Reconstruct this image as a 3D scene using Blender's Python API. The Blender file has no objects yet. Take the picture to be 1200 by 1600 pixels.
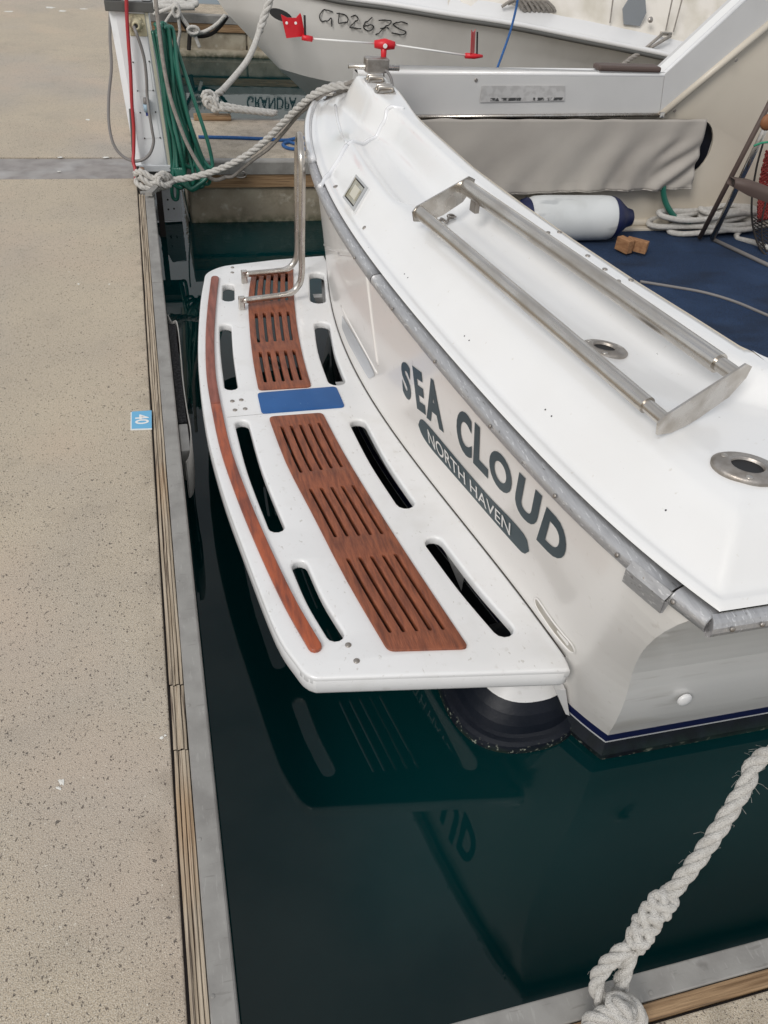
import bpy, bmesh, math, random
from mathutils import Vector, Matrix, noise
random.seed(7)
sc = bpy.context.scene
COL = sc.collection
# ------------------------------------------------------------------ camera
cd = bpy.data.cameras.new('camera'); cam = bpy.data.objects.new('camera', cd); COL.objects.link(cam)
cd.sensor_fit = 'VERTICAL'; cd.sensor_height = 36.0; cd.sensor_width = 27.0; cd.lens = 27.933
cd.clip_start = .02; cd.clip_end = 2000
cam.matrix_world = Matrix(((.96624, .10515, -.23521, 0), (-.24694, .63835, -.72906, 0), (.07348, .76253, .64276, 2.0), (0, 0, 0, 1)))
sc.camera = cam
# ------------------------------------------------------------------ world, sun, exposure
SUN_EL, SUN_AZ = 38.0, 226.0     # degrees; azimuth clockwise from +Y (sun to the left, behind the camera)
w = bpy.data.worlds.new('World'); sc.world = w; w.use_nodes = True
nt = w.node_tree; N = nt.nodes; L = nt.links
for n in list(N): N.remove(n)
out = N.new('ShaderNodeOutputWorld'); bg = N.new('ShaderNodeBackground'); sky = N.new('ShaderNodeTexSky')
sky.sky_type = 'NISHITA'; sky.sun_disc = False; sky.sun_elevation = math.radians(SUN_EL); sky.sun_rotation = math.radians(SUN_AZ)
sky.air_density = 1.0; sky.dust_density = 1.6; sky.ozone_density = 1.0
tc = N.new('ShaderNodeTexCoord'); mp = N.new('ShaderNodeMapping'); mp.inputs['Scale'].default_value = (1, 1, 1.9)
nz = N.new('ShaderNodeTexNoise'); nz.inputs['Scale'].default_value = 1.9; nz.inputs['Detail'].default_value = 7; nz.inputs['Roughness'].default_value = .55
cr = N.new('ShaderNodeValToRGB'); cr.color_ramp.elements[0].position = .40; cr.color_ramp.elements[1].position = .60
cr.color_ramp.elements[0].color = (.42, .42, .42, 1); cr.color_ramp.elements[1].color = (1, 1, 1, 1)
mx = N.new('ShaderNodeMixRGB'); mx.inputs['Color2'].default_value = (8.5, 8.55, 8.6, 1)
L.new(tc.outputs['Generated'], mp.inputs['Vector']); L.new(mp.outputs['Vector'], nz.inputs['Vector'])
L.new(nz.outputs['Fac'], cr.inputs['Fac']); L.new(cr.outputs['Color'], mx.inputs['Fac'])
L.new(sky.outputs['Color'], mx.inputs['Color1']); L.new(mx.outputs['Color'], bg.inputs['Color'])
bg.inputs['Strength'].default_value = .082
L.new(bg.outputs['Background'], out.inputs['Surface'])
sl = bpy.data.lights.new('sun', 'SUN'); sun = bpy.data.objects.new('sun', sl); COL.objects.link(sun)
sl.energy = 1.45; sl.angle = math.radians(22); sl.color = (1, .965, .92)
az, el = math.radians(SUN_AZ), math.radians(SUN_EL)
sd = Vector((math.sin(az)*math.cos(el), math.cos(az)*math.cos(el), math.sin(el)))
sun.rotation_euler = sd.to_track_quat('Z', 'Y').to_euler(); sun.location = sd*30
sc.view_settings.view_transform = 'Standard'; sc.view_settings.look = 'None'
sc.view_settings.exposure = 0.16; sc.view_settings.gamma = 1.0; sc.view_settings.use_curve_mapping = False
sc.cycles.max_bounces = 8

# ------------------------------------------------------------------ shape functions of the cruiser
CY = 2.77
def rail_x(y):
    t = y-CY
    return ((((((0.003*t+0.0004)*t-0.0089)*t+0.0101)*t+0.0773)*t-0.0185)*t+0.6132)
def seam_x(y):
    t = y-CY
    return ((((-0.0150*t+0.0121)*t+0.1269)*t-0.0368)*t+0.7094)
def lin(x, pts):
    if x <= pts[0][0]: return pts[0][1]
    for (a, b), (c, d) in zip(pts, pts[1:]):
        if x <= c: return b+(d-b)*(x-a)/(c-a)
    return pts[-1][1]
def smooth(a, b, x):
    t = min(1.0, max(0.0, (x-a)/(b-a))); return t*t*(3-2*t)
KNEE = [(-.35,1.15),(-.03,1.073),(.02,1.076),(.040,1.084),(.046,1.100),(.1,1.092),(.18,1.070),(.26,1.054),(.34,1.040),(.42,1.027),(.50,1.010),(.58,.987),(.66,.958),(.74,.924),(.82,.886),(.88,.852),(.945,.812)]
def knee_y(z): return lin(z, KNEE)
def transom_x(y, z):
    a = seam_x(y); b = rail_x(y)+.03
    x = a+(b-a)*(z-.35)/.595
    e = min(y-knee_y(z), (2*CY-y)-knee_y(z))
    k = max(0.0, 1-e/.27)
    return x+.085*k*k*(1-smooth(.3, .94, z))-.022*(1-smooth(.02, .046, z))
INNER = [(.7,1.34),(1.37,1.335),(1.57,1.295),(1.82,1.24),(2.11,1.19),(2.5,1.135),(2.77,1.108),(3.3,1.09),(3.87,1.086),(4.8,1.086)]
def inner_x(y): return lin(y, INNER)
SIDE_S, SIDE_P = .775, 4.735
EDGE_S, EDGE_P = 1.33, 4.24
def deck_z(x, y):
    # height of the moulded deck above the rub rail
    d = min(x-rail_x(y), y-SIDE_S, SIDE_P-y)
    f = lin(d, [(0,.950),(.026,.953),(.030,.962),(.045,.968),(.055,.966),(.062,.968),(.075,.980),(.10,1.006),(.135,1.040),(.17,1.064),(.21,1.078),(.25,1.084),(1.0,1.084)])
    po = smooth(3.35, 3.75, y)
    f -= .040*smooth(2.60, 2.72, y)*smooth(.16, .25, d)*(1-po)   # open trough on the port half
    f -= .050*po*smooth(.06, .16, d)
    cxx, cyy = inner_x(EDGE_S+.1)+.1, EDGE_S+.1
    if x < cxx and y < cyy: xi = abs(((x-cxx)**2+(y-cyy)**2)**.5-.1)
    elif x < inner_x(y): xi = inner_x(y)-x
    else: xi = min(abs(y-EDGE_S), abs(EDGE_P-y))
    if y > 1.2 and x < inner_x(y):
        f -= .026*smooth(.09, .17, xi)*(1-smooth(.20, .36, xi))*smooth(1.2, 1.5, y)*(1-po)
    a, b = .055+.07*po, .125+.06*po
    k = smooth(3.98, 4.22, y)*(1 if x < 1.02 else 0 if x > 1.10 else (1.10-x)/.08)
    s = (1-smooth(a, b, xi))*(1-.9*max(k, smooth(4.24, 4.34, y)))
    top = 1.14+.03*po
    return f+(top-f)*s


# ------------------------------------------------------------------ helpers
def meta(o, label=None, cat=None, group=None, kind=None):
    if label: o['label'] = label
    if cat: o['category'] = cat
    if group: o['group'] = group
    if kind: o['kind'] = kind
    return o
def wloc(o):
    v = Vector((0, 0, 0))
    while o is not None: v += o.location; o = o.parent
    return v
def thing(name, loc, label, cat, group=None):
    o = bpy.data.objects.new(name, None); COL.objects.link(o); o.location = loc; o.empty_display_size = .1
    return meta(o, label, cat, group)
def mesh(name, vs, fs, mats, parent=None, smooth=False, mi=None, origin=None, uv=None):
    me = bpy.data.meshes.new(name)
    vs = [Vector(v) for v in vs]
    if parent is not None: org = wloc(parent)
    else:
        n = len(vs); org = Vector((sum(v.x for v in vs)/n, sum(v.y for v in vs)/n, min(v.z for v in vs))) if origin is None else Vector(origin)
    me.from_pydata([v-org for v in vs], [], fs)
    if not isinstance(mats, (list, tuple)): mats = [mats]
    for m in mats: me.materials.append(m)
    if mi: 
        for p, i in zip(me.polygons, mi): p.material_index = i
    if smooth: me.polygons.foreach_set('use_smooth', [True]*len(me.polygons))
    me.update()
    o = bpy.data.objects.new(name, me); COL.objects.link(o)
    if parent is not None: o.parent = parent
    else: o.location = org
    return o
def bmo(name, bm, mats, parent=None, smooth=False):
    vs = [v.co.copy() for v in bm.verts]; bm.verts.index_update()
    fs = [[v.index for v in f.verts] for f in bm.faces]; mi = [f.material_index for f in bm.faces]
    o = mesh(name, vs, fs, mats, parent, smooth, mi); bm.free(); return o
class G:                                   # geometry gatherer
    def __init__(s): s.v = []; s.f = []; s.m = []
    def add(s, vs, fs, m=0):
        b = len(s.v); s.v += [tuple(v) for v in vs]; s.f += [[i+b for i in f] for f in fs]; s.m += [m]*len(fs); return s
    def box(s, a, b, m=0, bev=0.0):
        x0, x1 = sorted((a[0], b[0])); y0, y1 = sorted((a[1], b[1])); z0, z1 = sorted((a[2], b[2]))
        if bev <= 0:
            return s.add([(x0,y0,z0),(x1,y0,z0),(x1,y1,z0),(x0,y1,z0),(x0,y0,z1),(x1,y0,z1),(x1,y1,z1),(x0,y1,z1)],
                [[0,3,2,1],[4,5,6,7],[0,1,5,4],[1,2,6,5],[2,3,7,6],[3,0,4,7]], m)
        bm = bmesh.new(); bmesh.ops.create_cube(bm, size=1)
        for v in bm.verts: v.co = Vector(((x0+x1)/2+v.co.x*(x1-x0), (y0+y1)/2+v.co.y*(y1-y0), (z0+z1)/2+v.co.z*(z1-z0)))
        bmesh.ops.bevel(bm, geom=bm.edges[:], offset=bev, segments=2, affect='EDGES', profile=.5)
        bm.verts.index_update(); s.add([v.co[:] for v in bm.verts], [[v.index for v in f.verts] for f in bm.faces], m); bm.free(); return s
    def obox(s, c, ax, ay, az, hx, hy, hz, m=0, bev=0.0):   # oriented box
        g = G().box((-hx,-hy,-hz), (hx,hy,hz), 0, bev); c = Vector(c); ax, ay, az = Vector(ax).normalized(), Vector(ay).normalized(), Vector(az).normalized()
        return s.add([c+ax*v[0]+ay*v[1]+az*v[2] for v in g.v], g.f, m)
    def tube(s, pts, r, n=10, m=0, cap=True, closed=False, flat=None):
        pts = [Vector(p) for p in pts]; k = len(pts)
        rr = r if isinstance(r, (list, tuple)) else [r]*k
        T = []
        for i in range(k):
            a = pts[(i-1) % k] if (closed or i > 0) else pts[i]; b = pts[(i+1) % k] if (closed or i < k-1) else pts[i]
            t = (b-a); T.append(t.normalized() if t.length > 1e-9 else Vector((0,0,1)))
        u = T[0].orthogonal().normalized() if abs(T[0].z) > .95 else T[0].cross(Vector((0,0,1))).normalized()
        vs = []; 
        for i in range(k):
            u = (u-T[i]*u.dot(T[i])).normalized(); v = T[i].cross(u)
            for j in range(n):
                a = 2*math.pi*j/n
                vs.append(pts[i]+(u*math.cos(a)+v*math.sin(a)*(flat or 1))*rr[i])
        fs = []
        for i in range(k if closed else k-1):
            i2 = (i+1) % k
            for j in range(n): fs.append([i*n+j, i*n+(j+1) % n, i2*n+(j+1) % n, i2*n+j])
        if cap and not closed: fs += [list(range(n))[::-1], [(k-1)*n+j for j in range(n)]]
        return s.add(vs, fs, m)
    def rope(s, pts, r, pitch=None, step=8, n=7, m=0, fuzz=0):     # three-strand laid rope
        pts = resample(pts, (pitch or r*6.5)/step); pitch = pitch or r*6.5
        T = []; k = len(pts)
        for i in range(k): T.append((pts[min(k-1, i+1)]-pts[max(0, i-1)]).normalized())
        u = T[0].orthogonal().normalized(); fr = []
        for i in range(k): u = (u-T[i]*u.dot(T[i])).normalized(); fr.append((u.copy(), T[i].cross(u)))
        for st in range(3):
            q = []
            for i in range(k):
                a = 2*math.pi*(i/step)+st*2*math.pi/3
                q.append(pts[i]+(fr[i][0]*math.cos(a)+fr[i][1]*math.sin(a))*r*.50)
            s.tube(q, r*.53, n, m)
        for i in range(fuzz):
            j = random.randrange(k-1); a = random.uniform(0, 6.283); d = fr[j][0]*math.cos(a)+fr[j][1]*math.sin(a)
            p0 = pts[j]+d*r*.95; t = Vector((random.uniform(-1,1), random.uniform(-1,1), random.uniform(-1,1)))
            s.tube([p0, p0+d*r*.25+t*r*.25, p0+d*r*.35+t*r*.8+T[j]*r*.4], r*.018, 3, m, cap=False)
        return s
    def disc(s, c, nrm, r, h, n=16, m=0, dome=0.0):       # short cylinder with a domed top
        c = Vector(c); nrm = Vector(nrm).normalized(); u = nrm.orthogonal().normalized(); v = nrm.cross(u)
        rings = [(0, r), (h*.7, r), (h, r*.85), (h+dome*.7, r*.5)]; vs = []
        for hh, q in rings:
            for j in range(n): a = 2*math.pi*j/n; vs.append(c+nrm*hh+(u*math.cos(a)+v*math.sin(a))*q)
        vs.append(c+nrm*(h+dome)); fs = []
        for i in range(3):
            for j in range(n): fs.append([i*n+j, i*n+(j+1) % n, (i+1)*n+(j+1) % n, (i+1)*n+j])
        for j in range(n): fs.append([3*n+j, 3*n+(j+1) % n, 4*n])
        return s.add(vs, fs, m)
    def prism(s, poly, d, m=0):                           # closed polygon (3d points) pushed along d
        k = len(poly); d = Vector(d); a = [Vector(p) for p in poly]
        return s.add(a+[p+d for p in a], [list(range(k))[::-1], [k+i for i in range(k)]]+[[i, (i+1) % k, k+(i+1) % k, k+i] for i in range(k)], m)
    def grid(s, rows, m=0, flip=False):                   # rows: list of equal-length lists of points
        n = len(rows[0]); vs = [p for r in rows for p in r]; fs = []
        for i in range(len(rows)-1):
            for j in range(n-1):
                f = [i*n+j, i*n+j+1, (i+1)*n+j+1, (i+1)*n+j]; fs.append(f[::-1] if flip else f)
        return s.add(vs, fs, m)
    def lathe(s, c, axis, prof, n=24, m=0):               # prof: list of (distance along axis, radius)
        c = Vector(c); ax = Vector(axis).normalized(); u = ax.orthogonal().normalized(); v = ax.cross(u); vs = []
        for h, r in prof:
            for j in range(n): a = 2*math.pi*j/n; vs.append(c+ax*h+(u*math.cos(a)+v*math.sin(a))*max(r, 1e-4))
        fs = [[i*n+j, i*n+(j+1) % n, (i+1)*n+(j+1) % n, (i+1)*n+j] for i in range(len(prof)-1) for j in range(n)]
        return s.add(vs, fs, m)
    def obj(s, name, mats, parent=None, smooth=False):
        return mesh(name, s.v, s.f, mats, parent, smooth, s.m)
def crom(pts, n=8, closed=False):                         # Catmull-Rom through the points
    P = [Vector(p) for p in pts]; k = len(P); o = []
    for i in range(k if closed else k-1):
        g = (lambda j: P[j % k]) if closed else (lambda j: P[max(0, min(k-1, j))])
        a, b, c, d = g(i-1), g(i), g(i+1), g(i+2)
        for t in range(n):
            t /= n; o.append(.5*((2*b)+(c-a)*t+(2*a-5*b+4*c-d)*t*t+(3*b-a-3*c+d)*t**3))
    if not closed: o.append(P[-1])
    return o
def resample(pts, d):
    P = [Vector(p) for p in pts]; o = [P[0].copy()]; acc = 0; 
    for a, b in zip(P, P[1:]):
        l = (b-a).length; t = d-acc
        while t <= l and l > 0: o.append(a+(b-a)*(t/l)); t += d
        acc = l-(t-d)
    if (o[-1]-P[-1]).length > d*.3: o.append(P[-1])
    return o
def autosmooth(o, ang=40):
    me = o.data; me.polygons.foreach_set('use_smooth', [True]*len(me.polygons))
    bm = bmesh.new(); bm.from_mesh(me)
    for e in bm.edges:
        if len(e.link_faces) == 2 and e.calc_face_angle(0) > math.radians(ang): e.smooth = False
    bm.to_mesh(me); bm.free(); return o
def plate(name, outline, holes, ztop, thick, bev, mats, parent=None, res=2):
    cu = bpy.data.curves.new(name, 'CURVE'); cu.dimensions = '2D'; cu.fill_mode = 'BOTH'
    for pl in [outline]+holes:
        sp = cu.splines.new('POLY'); sp.points.add(len(pl)-1); sp.use_cyclic_u = True
        for p, q in zip(sp.points, pl): p.co = (q[0], q[1], 0, 1)
    cu.extrude = thick/2-bev; cu.bevel_depth = bev; cu.bevel_resolution = res; cu.offset = -bev
    tmp = bpy.data.objects.new('tmp', cu); COL.objects.link(tmp)
    me = bpy.data.meshes.new_from_object(tmp.evaluated_get(bpy.context.evaluated_depsgraph_get()))
    vs = [(v.co.x, v.co.y, v.co.z+ztop-thick/2) for v in me.vertices]; fs = [list(p.vertices) for p in me.polygons]
    bpy.data.objects.remove(tmp); bpy.data.curves.remove(cu); bpy.data.meshes.remove(me)
    o = mesh(name, vs, fs, mats, parent); 
    bm = bmesh.new(); bm.from_mesh(o.data); bmesh.ops.remove_doubles(bm, verts=bm.verts, dist=1e-5); bm.to_mesh(o.data); bm.free()
    return autosmooth(o, 50)
def rounded(poly, r, n=5):                                # round the corners of a 2d polygon
    P = [Vector((p[0], p[1])) for p in poly]; k = len(P); o = []
    rs = r if isinstance(r, (list, tuple)) else [r]*k
    for i in range(k):
        a, b, c = P[i-1], P[i], P[(i+1) % k]
        if rs[i] <= 0: o.append(b[:]); continue
        u = (a-b); v = (c-b); rr = min(rs[i], u.length*.45, v.length*.45); p0 = b+u.normalized()*rr; p1 = b+v.normalized()*rr
        for t in range(n+1):
            t /= n; q = p0*(1-t)**2+b*2*t*(1-t)+p1*t*t; o.append(q[:])
    return o
def capsule(pts, hw, n=6, flat0=False, flat1=False):                                # 2d centreline -> closed rounded slot
    P = [Vector((p[0], p[1])) for p in pts]; k = len(P); lf = []; rt = []
    for i in range(k):
        t = (P[min(k-1, i+1)]-P[max(0, i-1)]).normalized(); nn = Vector((-t.y, t.x)); lf.append(P[i]+nn*hw); rt.append(P[i]-nn*hw)
    t1 = (P[-1]-P[-2]).normalized(); t0 = (P[0]-P[1]).normalized(); o = []
    def endcap(c, t):
        nn = Vector((-t.y, t.x)); return [c+nn*hw*math.cos(math.pi*j/n)+t*hw*math.sin(math.pi*j/n) for j in range(1, n)]
    P[-1] -= 0*t1
    o = lf+([] if flat1 else endcap(P[-1], t1))+rt[::-1]+([] if flat0 else endcap(P[0], t0))
    return [p[:] for p in o]
def xy(*pts): return [(p[0], p[1]) for p in pts]
def text_geo(body, bold=0.0):
    cu = bpy.data.curves.new('txt', 'FONT'); cu.body = body; cu.offset = bold; cu.resolution_u = 5
    tmp = bpy.data.objects.new('tmp', cu); COL.objects.link(tmp)
    me = bpy.data.meshes.new_from_object(tmp.evaluated_get(bpy.context.evaluated_depsgraph_get()))
    bm = bmesh.new(); bm.from_mesh(me); bmesh.ops.triangulate(bm, faces=bm.faces[:])
    xs = [v.co.x for v in bm.verts]; ys = [v.co.y for v in bm.verts]; x0, x1, y0, y1 = min(xs), max(xs), min(ys), max(ys)
    vs = [((v.co.x-x0)/(x1-x0), (v.co.y-y0)/(y1-y0)) for v in bm.verts]; bm.verts.index_update(); fs = [[v.index for v in f.verts] for f in bm.faces]
    bm.free(); bpy.data.objects.remove(tmp); bpy.data.curves.remove(cu); bpy.data.meshes.remove(me)
    return vs, fs
def refine(vs, fs, n=1):
    bm = bmesh.new(); V = [bm.verts.new((v[0], v[1], 0)) for v in vs]
    for f in fs:
        try: bm.faces.new([V[i] for i in f])
        except ValueError: pass
    for i in range(n):
        es = [e for e in bm.edges if e.calc_length() > .12]
        if es: bmesh.ops.subdivide_edges(bm, edges=es, cuts=1); bmesh.ops.triangulate(bm, faces=bm.faces[:])
    bm.verts.index_update(); r = ([v.co[:2] for v in bm.verts], [[v.index for v in f.verts] for f in bm.faces]); bm.free(); return r
def bil(q, u, v):                                         # q = TL, TR, BR, BL
    tl, tr, br, bl = [Vector(p) for p in q]; return (bl*(1-u)+br*u)*(1-v)+(tl*(1-u)+tr*u)*v
# ------------------------------------------------------------------ materials
def mat(name, col, rough=.5, metal=0.0, col2=None, scale=8.0, lo=.4, hi=.65, detail=4, stretch=(1,1,1), bump=0.0, bscale=None, coat=0.0, ior=None, spec=None, rvar=0.0):
    m = bpy.data.materials.new(name); m.use_nodes = True; t = m.node_tree; n = t.nodes; l = t.links; b = n['Principled BSDF']
    b.inputs['Base Color'].default_value = (*col, 1); b.inputs['Roughness'].default_value = rough; b.inputs['Metallic'].default_value = metal
    if coat: b.inputs['Coat Weight'].default_value = coat; b.inputs['Coat Roughness'].default_value = .08
    if ior: b.inputs['IOR'].default_value = ior
    if spec is not None: b.inputs['Specular IOR Level'].default_value = spec
    tc = n.new('ShaderNodeTexCoord'); mp = n.new('ShaderNodeMapping'); mp.inputs['Scale'].default_value = stretch; l.new(tc.outputs['Object'], mp.inputs['Vector'])
    m['_'] = 0
    if col2:
        z = n.new('ShaderNodeTexNoise'); z.inputs['Scale'].default_value = scale; z.inputs['Detail'].default_value = detail; l.new(mp.outputs['Vector'], z.inputs['Vector'])
        r = n.new('ShaderNodeValToRGB'); r.color_ramp.elements[0].position = lo; r.color_ramp.elements[1].position = hi
        r.color_ramp.elements[0].color = (*col, 1); r.color_ramp.elements[1].color = (*col2, 1)
        l.new(z.outputs['Fac'], r.inputs['Fac']); l.new(r.outputs['Color'], b.inputs['Base Color'])
        if rvar:
            q = n.new('ShaderNodeMapRange'); q.inputs['From Min'].default_value = .35; q.inputs['From Max'].default_value = .65; q.inputs['To Min'].default_value = rough; q.inputs['To Max'].default_value = rough+rvar
            l.new(z.outputs['Fac'], q.inputs['Value']); l.new(q.outputs['Result'], b.inputs['Roughness'])
    if bump:
        z2 = n.new('ShaderNodeTexNoise'); z2.inputs['Scale'].default_value = bscale or scale*4; z2.inputs['Detail'].default_value = 3; l.new(mp.outputs['Vector'], z2.inputs['Vector'])
        bp = n.new('ShaderNodeBump'); bp.inputs['Strength'].default_value = bump; bp.inputs['Distance'].default_value = .01; l.new(z2.outputs['Fac'], bp.inputs['Height']); l.new(bp.outputs['Normal'], b.inputs['Normal'])
    del m['_']
    return m
def layer(m, col, scale, lo, hi, stretch=(1,1,1), detail=3, kind='NOISE', fac=1.0, zband=None, xband=None):
    """mix another colour over the base colour of m by a thresholded texture (stains, flecks, specks)"""
    t = m.node_tree; n = t.nodes; l = t.links; b = n['Principled BSDF']; s = b.inputs['Base Color']
    tc = n.new('ShaderNodeTexCoord'); mp = n.new('ShaderNodeMapping'); mp.inputs['Scale'].default_value = stretch; l.new(tc.outputs['Object'], mp.inputs['Vector'])
    if kind == 'VORONOI':
        z = n.new('ShaderNodeTexVoronoi'); z.inputs['Scale'].default_value = scale; z.inputs['Randomness'].default_value = 1.0
        ns = n.new('ShaderNodeTexNoise'); ns.inputs['Scale'].default_value = scale*1.3; ns.inputs['Detail'].default_value = 2
        ad = n.new('ShaderNodeMixRGB'); ad.blend_type = 'ADD'; ad.inputs['Fac'].default_value = 1.6/scale
        l.new(mp.outputs['Vector'], ns.inputs['Vector']); l.new(mp.outputs['Vector'], ad.inputs['Color1']); l.new(ns.outputs['Color'], ad.inputs['Color2']); l.new(ad.outputs['Color'], z.inputs['Vector'])
        # pick only some cells: cell colour red channel > threshold ; near the cell centre
        sp = n.new('ShaderNodeSeparateColor'); l.new(z.outputs['Color'], sp.inputs['Color'])
        r1 = n.new('ShaderNodeMath'); r1.operation = 'MULTIPLY'; r1.inputs[1].default_value = hi; l.new(sp.outputs['Green'], r1.inputs[0])
        c1 = n.new('ShaderNodeMath'); c1.operation = 'LESS_THAN'; l.new(z.outputs['Distance'], c1.inputs[0]); l.new(r1.outputs[0], c1.inputs[1])
        c2 = n.new('ShaderNodeMath'); c2.operation = 'GREATER_THAN'; c2.inputs[1].default_value = lo; l.new(sp.outputs['Red'], c2.inputs[0])
        f = n.new('ShaderNodeMath'); f.operation = 'MULTIPLY'; l.new(c1.outputs[0], f.inputs[0]); l.new(c2.outputs[0], f.inputs[1]); fo = f.outputs[0]
    else:
        z = n.new('ShaderNodeTexNoise'); z.inputs['Scale'].default_value = scale; z.inputs['Detail'].default_value = detail; l.new(mp.outputs['Vector'], z.inputs['Vector'])
        r = n.new('ShaderNodeMapRange'); r.inputs['From Min'].default_value = lo; r.inputs['From Max'].default_value = hi; l.new(z.outputs['Fac'], r.inputs['Value']); fo = r.outputs['Result']
    if zband:
        g = n.new('ShaderNodeNewGeometry'); sz = n.new('ShaderNodeSeparateXYZ'); l.new(g.outputs['Position'], sz.inputs['Vector'])
        q = n.new('ShaderNodeMapRange'); q.inputs['From Min'].default_value = zband[0]; q.inputs['From Max'].default_value = zband[1]; l.new(sz.outputs['Z'], q.inputs['Value'])
        k = n.new('ShaderNodeMath'); k.operation = 'MULTIPLY'; l.new(fo, k.inputs[0]); l.new(q.outputs['Result'], k.inputs[1]); fo = k.outputs[0]
    if xband:
        g = n.new('ShaderNodeNewGeometry'); sz = n.new('ShaderNodeSeparateXYZ'); l.new(g.outputs['Position'], sz.inputs['Vector'])
        q = n.new('ShaderNodeMapRange'); q.inputs['From Min'].default_value = xband[0]; q.inputs['From Max'].default_value = xband[1]; l.new(sz.outputs['X'], q.inputs['Value'])
        k = n.new('ShaderNodeMath'); k.operation = 'MULTIPLY'; l.new(fo, k.inputs[0]); l.new(q.outputs['Result'], k.inputs[1]); fo = k.outputs[0]
    k = n.new('ShaderNodeMath'); k.operation = 'MULTIPLY'; k.inputs[1].default_value = fac; l.new(fo, k.inputs[0])
    mx = n.new('ShaderNodeMixRGB'); mx.inputs['Color2'].default_value = (*col, 1); mx.inputs['Color1'].default_value = s.default_value
    if s.links: l.new(s.links[0].from_socket, mx.inputs['Color1'])
    l.new(k.outputs[0], mx.inputs['Fac']); l.new(mx.outputs['Color'], s); return m
M = {}
M['concrete'] = mat('concrete', (.555,.468,.348), .9, col2=(.475,.402,.308), scale=2.2, lo=.35, hi=.7, bump=.5, bscale=420)
c = M['concrete']
layer(c, (.68,.62,.52), 330, .50, .60, fac=.7, detail=4); layer(c, (.22,.18,.14), 300, .53, .63, fac=.65, detail=4)
layer(c, (.40,.375,.36), .9, .48, .68, fac=.4); layer(c, (.66,.50,.37), 1.7, .52, .72, fac=.3); layer(c, (.30,.26,.21), 6, .58, .75, fac=.25)
layer(c, (.13,.105,.075), 14, .42, .62, detail=5, fac=.28, xband=(-.17,-.10)); layer(c, (.055,.048,.045), 90, .80, .34, stretch=(1,1.15,1), kind='VORONOI', fac=.75); layer(c, (.10,.08,.065), 105, .5, .36, stretch=(1.5,1,1), kind='VORONOI', fac=.8)
layer(c, (.075,.065,.055), 210, .45, .34, kind='VORONOI', fac=.75)
layer(c, (.75,.70,.60), 150, .93, .30, kind='VORONOI', fac=.8)
M['float'] = mat('float_concrete', (.40,.36,.28), .9, col2=(.24,.205,.15), scale=5, lo=.35, hi=.7, bump=.4, bscale=60, stretch=(1,1,1))
layer(M['float'], (.10,.085,.05), 9, .52, .75, stretch=(1,1,.5), fac=.6); layer(M['float'], (.62,.58,.5), 14, .62, .75, fac=.5)
layer(M['float'], (.07,.08,.04), 26, .3, .6, zband=(.06,.0), fac=.9)
M['alu'] = mat('alloy_kerb', (.335,.325,.305), .62, .3, col2=(.255,.245,.23), scale=14, lo=.4, hi=.7, bump=.05, bscale=90); layer(M['alu'], (.55,.54,.51), 130, .62, .68, fac=.2, stretch=(1,.2,1)); layer(M['alu'], (.18,.17,.155), 120, .64, .70, fac=.4, stretch=(.15,1,1)); layer(M['alu'], (.14,.13,.12), 18, .68, .78, fac=.6)
M['timber'] = mat('weathered_timber', (.50,.42,.32), .85, col2=(.33,.265,.19), scale=16, lo=.42, hi=.66, stretch=(9,.35,9), bump=.5, bscale=30)
layer(M['timber'], (.07,.045,.035), 22, .60, .66, stretch=(9,.16,9), fac=.9); layer(M['timber'], (.42,.24,.10), 3, .55, .7, stretch=(1,.6,1), fac=.45)
M['timberx'] = mat('brown_timber', (.36,.235,.13), .8, col2=(.18,.105,.05), scale=12, lo=.4, hi=.66, stretch=(.4,9,9), bump=.4, bscale=30); layer(M['timberx'], (.05,.035,.025), 22, .60, .68, stretch=(.25,9,9), fac=.7)
M['joint'] = mat('rubber_joint', (.035,.028,.026), .9)
M['water'] = mat('sea_water', (.0010,.0235,.0255), .015, ior=1.33)
M['gel'] = mat('white_gelcoat', (.80,.80,.80), .32, coat=.45, col2=(.77,.77,.765), scale=1.6, lo=.35, hi=.75, bump=.015, bscale=8); layer(M['gel'], (.55,.53,.49), 38, .64, .80, fac=.5); layer(M['gel'], (.42,.39,.34), 90, .68, .74, stretch=(1,.5,1), fac=.5); layer(M['gel'], (.62,.60,.56), 7, .55, .75, fac=.3)
M['deckgel'] = mat('deck_gelcoat', (.80,.80,.795), .24, coat=.7, col2=(.765,.76,.745), scale=3, lo=.4, hi=.8, bump=.015, bscale=10); layer(M['deckgel'], (.5,.45,.36), 55, .69, .80, fac=.45); layer(M['deckgel'], (.1,.08,.06), 60, .985, .12, kind='VORONOI', fac=.8)
M['gelshiny'] = mat('polished_gelcoat', (.78,.785,.80), .06, coat=.8)
M['hull'] = mat('transom_gelcoat', (.83,.81,.78), .28, coat=.35, col2=(.80,.775,.74), scale=2.2, lo=.4, hi=.7); layer(M['hull'], (.50,.46,.39), 6, .60, .80, fac=.35, zband=(.55,.2)); layer(M['hull'], (.45,.40,.33), 30, .66, .76, fac=.25)
M['side'] = mat('topside_gelcoat', (.84,.83,.81), .30, coat=.35, col2=(.81,.80,.78), scale=1.5); layer(M['side'], (.45,.41,.34), 2.6, .56, .72, stretch=(1,1,2.5), fac=.4); layer(M['side'], (.40,.37,.32), 9, .64, .74, stretch=(.6,1,4), fac=.25)
M['navy'] = mat('navy_stripe', (.008,.014,.075), .4)
M['whiteline'] = mat('white_line', (.7,.72,.74), .5)
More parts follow.
